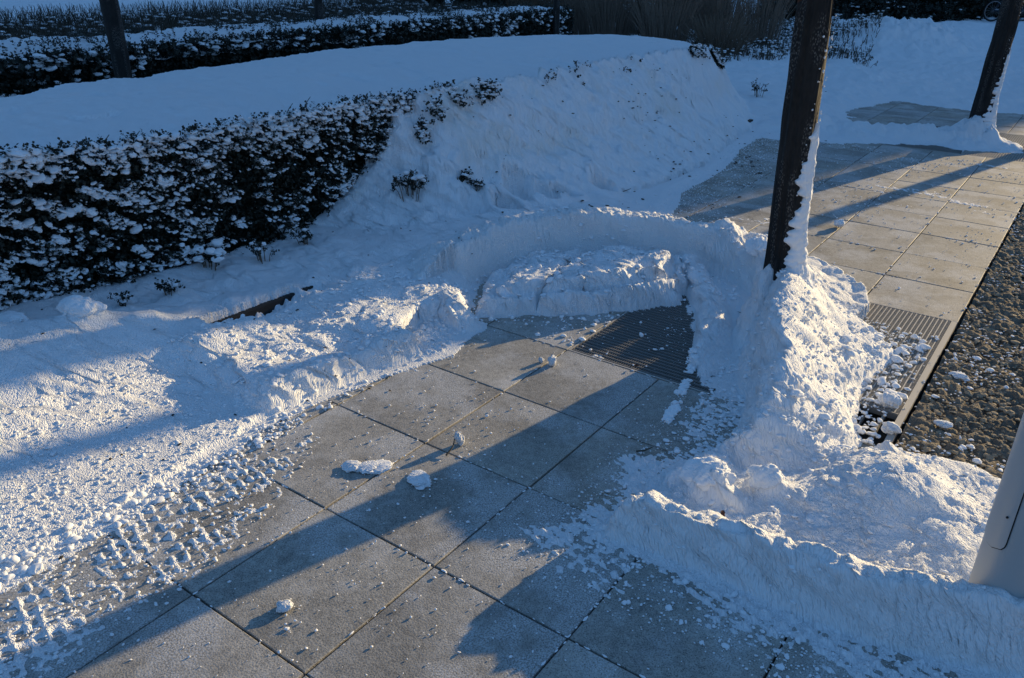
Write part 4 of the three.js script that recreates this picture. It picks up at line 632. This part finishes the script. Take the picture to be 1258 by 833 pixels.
// ------------------------------------------------------------------ bicycle in the background
{
  const t = thing('bicycle', 'dark parked bicycle with snow on its saddle behind the second tree', 'bicycle', [-1.05, snow(-1.05, 30.6).h, -30.6]); t.rotation.y = Math.atan2(0.5855, 0.8106);
  const R = 0.30, wb = 0.92, tube = (a, b, r) => twigTube([new THREE.Vector3(...a), new THREE.Vector3(...b)], r, r, 8);
  for (const x of [-wb / 2, wb / 2]) {
    const w = new THREE.TorusGeometry(R, 0.025, 10, 48); w.translate(x, R, 0); const tyre = mesh('wheel', w, M.rubber, t);
    const rim = new THREE.TorusGeometry(R - 0.03, 0.012, 8, 48); rim.translate(x, R, 0); mesh('rim', rim, M.chrome, tyre);
    const sp = []; for (let i = 0; i < 16; i++) { const a = i / 16 * 6.2832; sp.push(tube([x, R, 0], [x + Math.cos(a) * (R - 0.03), R + Math.sin(a) * (R - 0.03), 0], 0.002)); } mesh('spokes', mergeGeometries(sp), M.chrome, tyre);
  }
  mesh('frame', mergeGeometries([tube([-wb / 2, R, 0.03], [-0.08, 0.27, 0], 0.012), tube([-0.08, 0.27, 0], [-0.2, 0.78, 0], 0.016), tube([-0.2, 0.74, 0], [0.3, 0.76, 0], 0.016), tube([-0.08, 0.27, 0], [0.32, 0.68, 0], 0.018), tube([-wb / 2, R, 0], [-0.19, 0.72, 0], 0.011), tube([0.28, 0.85, 0], [wb / 2, R, 0.0], 0.015)]), M.frameBlue, t);
  const sad = new THREE.CapsuleGeometry(0.06, 0.16, 6, 12); sad.rotateZ(Math.PI / 2); sad.scale(1, 0.5, 1); sad.translate(-0.22, 0.85, 0); const s = mesh('saddle', sad, M.rubber, t);
  const sn = blobs[0].clone(); sn.scale(0.15, 0.09, 0.08); sn.translate(-0.22, 0.91, 0); mesh('snow', sn, softSnowMat, s);
  mesh('handlebar', mergeGeometries([tube([0.27, 0.84, 0], [0.25, 0.98, 0], 0.014), tube([0.22, 0.99, -0.26], [0.24, 1.0, 0], 0.012), tube([0.24, 1.0, 0], [0.22, 0.99, 0.26], 0.012)]), M.chrome, t);
  mesh('crank', mergeGeometries([new THREE.TorusGeometry(0.09, 0.012, 6, 24).translate(-0.08, 0.27, 0.03), tube([-0.08, 0.27, 0.04], [0.04, 0.2, 0.06], 0.01)].map((g) => { const q = g.index ? g.toNonIndexed() : g; q.deleteAttribute('uv'); return q; })), M.chrome, t);
}

// ------------------------------------------------------------------ small litter
function deadLeaf(U, V, s, label, turn) { const p = [], idx = []; for (let j = 0; j <= 10; j++) for (let i = 0; i <= 6; i++) { const t = j / 10, w = Math.sin(Math.PI * Math.pow(t, 0.8)) * 0.42 * (1 + 0.25 * Math.sin(t * 26)), x = (i / 6 - 0.5) * w; p.push(x * s, s * (0.25 * Math.abs(x) + 0.25 * Math.sin(t * 3)), (t - 0.5) * s); if (i < 6 && j < 10) { const a = j * 7 + i; idx.push(a, a + 7, a + 1, a + 1, a + 7, a + 8); } } const g = new THREE.BufferGeometry(); g.setAttribute('position', new THREE.Float32BufferAttribute(p, 3)); g.setIndex(idx); g.computeVertexNormals(); const m = mesh('fallen_leaf', g, M.deadLeaf); m.position.set(U, Math.max(0.003, snow(U, V).h) + 0.006, -V); m.rotation.set(0.3, turn, 0.2); tag(m, label, 'leaf', 'fallen leaves'); }
deadLeaf(1.64, 1.14, 0.035, 'curled brown leaf on the snow behind the ploughed ridge', 0.6);
deadLeaf(0.846, 2.08, 0.03, 'reddish leaf scrap at the near edge of the grating', 1.9);
function stick(U, V, len, turn, label) { const g = twigTube([new THREE.Vector3(-len / 2, 0, 0), new THREE.Vector3(0, 0.012, 0.01), new THREE.Vector3(len / 2, 0.02, 0)], 0.004, 0.002, 5), m = mesh('twig', g, M.grass); m.position.set(U, Math.max(0, snow(U, V).h) + 0.004, -V); m.rotation.y = turn; tag(m, label, 'twig', 'fallen twigs'); }
stick(-0.62, 4.65, 0.11, 1.1, 'straight dark twig lying on the snow bank above the cleared bay');
stick(0.60, 1.04, 0.09, 1.9, 'thin twig beside the upright snow chunk on the paving');
stick(1.2, 1.47, 0.06, 0.6, 'short dark twig at the edge of the tread-marked snow');
{ // specks of soil thrown up with the snow
  const sp = []; for (let i = 0; i < 700; i++) { let U = rr(-1.6, 0.1), V = rr(-0.6, 8); if (V > 2.2 && V < 3.4 && U > -0.4) continue; const s = rr(0.002, 0.007) * (V > 3 ? 1.5 : 0.8); if (rnd() > 0.4 + fbm(U * 3, V * 2, 2, 980)) continue; const h = snow(U, V).h; if (h > 0.8) continue; sp.push([U, Math.max(0, h) + s * 0.3, -V, s, s * 0.6, s * 1.5, rr(0, 6), 0]); }
  const g = thing('soil_specks', 'dark specks of soil strewn over the thrown snow', 'soil'); g.userData.kind = 'stuff'; scatter('specks', lumps.slice(0, 2), M.soil, sp, g);
}

// ------------------------------------------------------------------ the building whose shadow covers the hedges (out of view, towards the sun)
{
  const c = new THREE.Vector2(0.134, -4.84).addScaledVector(SUN_H, 52);             // its near right-hand corner, on the edge of the shade
  const t = thing('apartment_block', 'long plain building out of view towards the sun, shading the hedges', 'building', [c.x, 0, c.y]); t.rotation.y = Math.atan2(SUN_H.x, SUN_H.y) + Math.PI;
  // local +x to the right as seen from the path, -z away
  mesh('wall', box(-46, 0, -0.2, 20, -12, 0), M.wall, t); mesh('roof', box(-46.4, 0.4, 20, 20.5, -12.4, 0.4), M.roof, t);
  const wf = box(-0.75, 0.75, 0, 1.7, 0.003, 0.06), wp = box(-0.66, 0.66, 0.09, 1.61, 0.06, 0.075);
  for (let f = 0; f < 6; f++) for (let i = 0; i < 10; i++) { const w = mesh('window', wf, M.postPaint, t); w.position.set(-3 - i * 4.4, 1.4 + f * 3.2, 0); mesh('pane', wp, M.pane, w); }
}
scene.traverse((o) => { if (o.isMesh) { o.castShadow = true; o.receiveShadow = true; } });
renderer.setSize(1024, 678);
renderer.render(scene, camera);
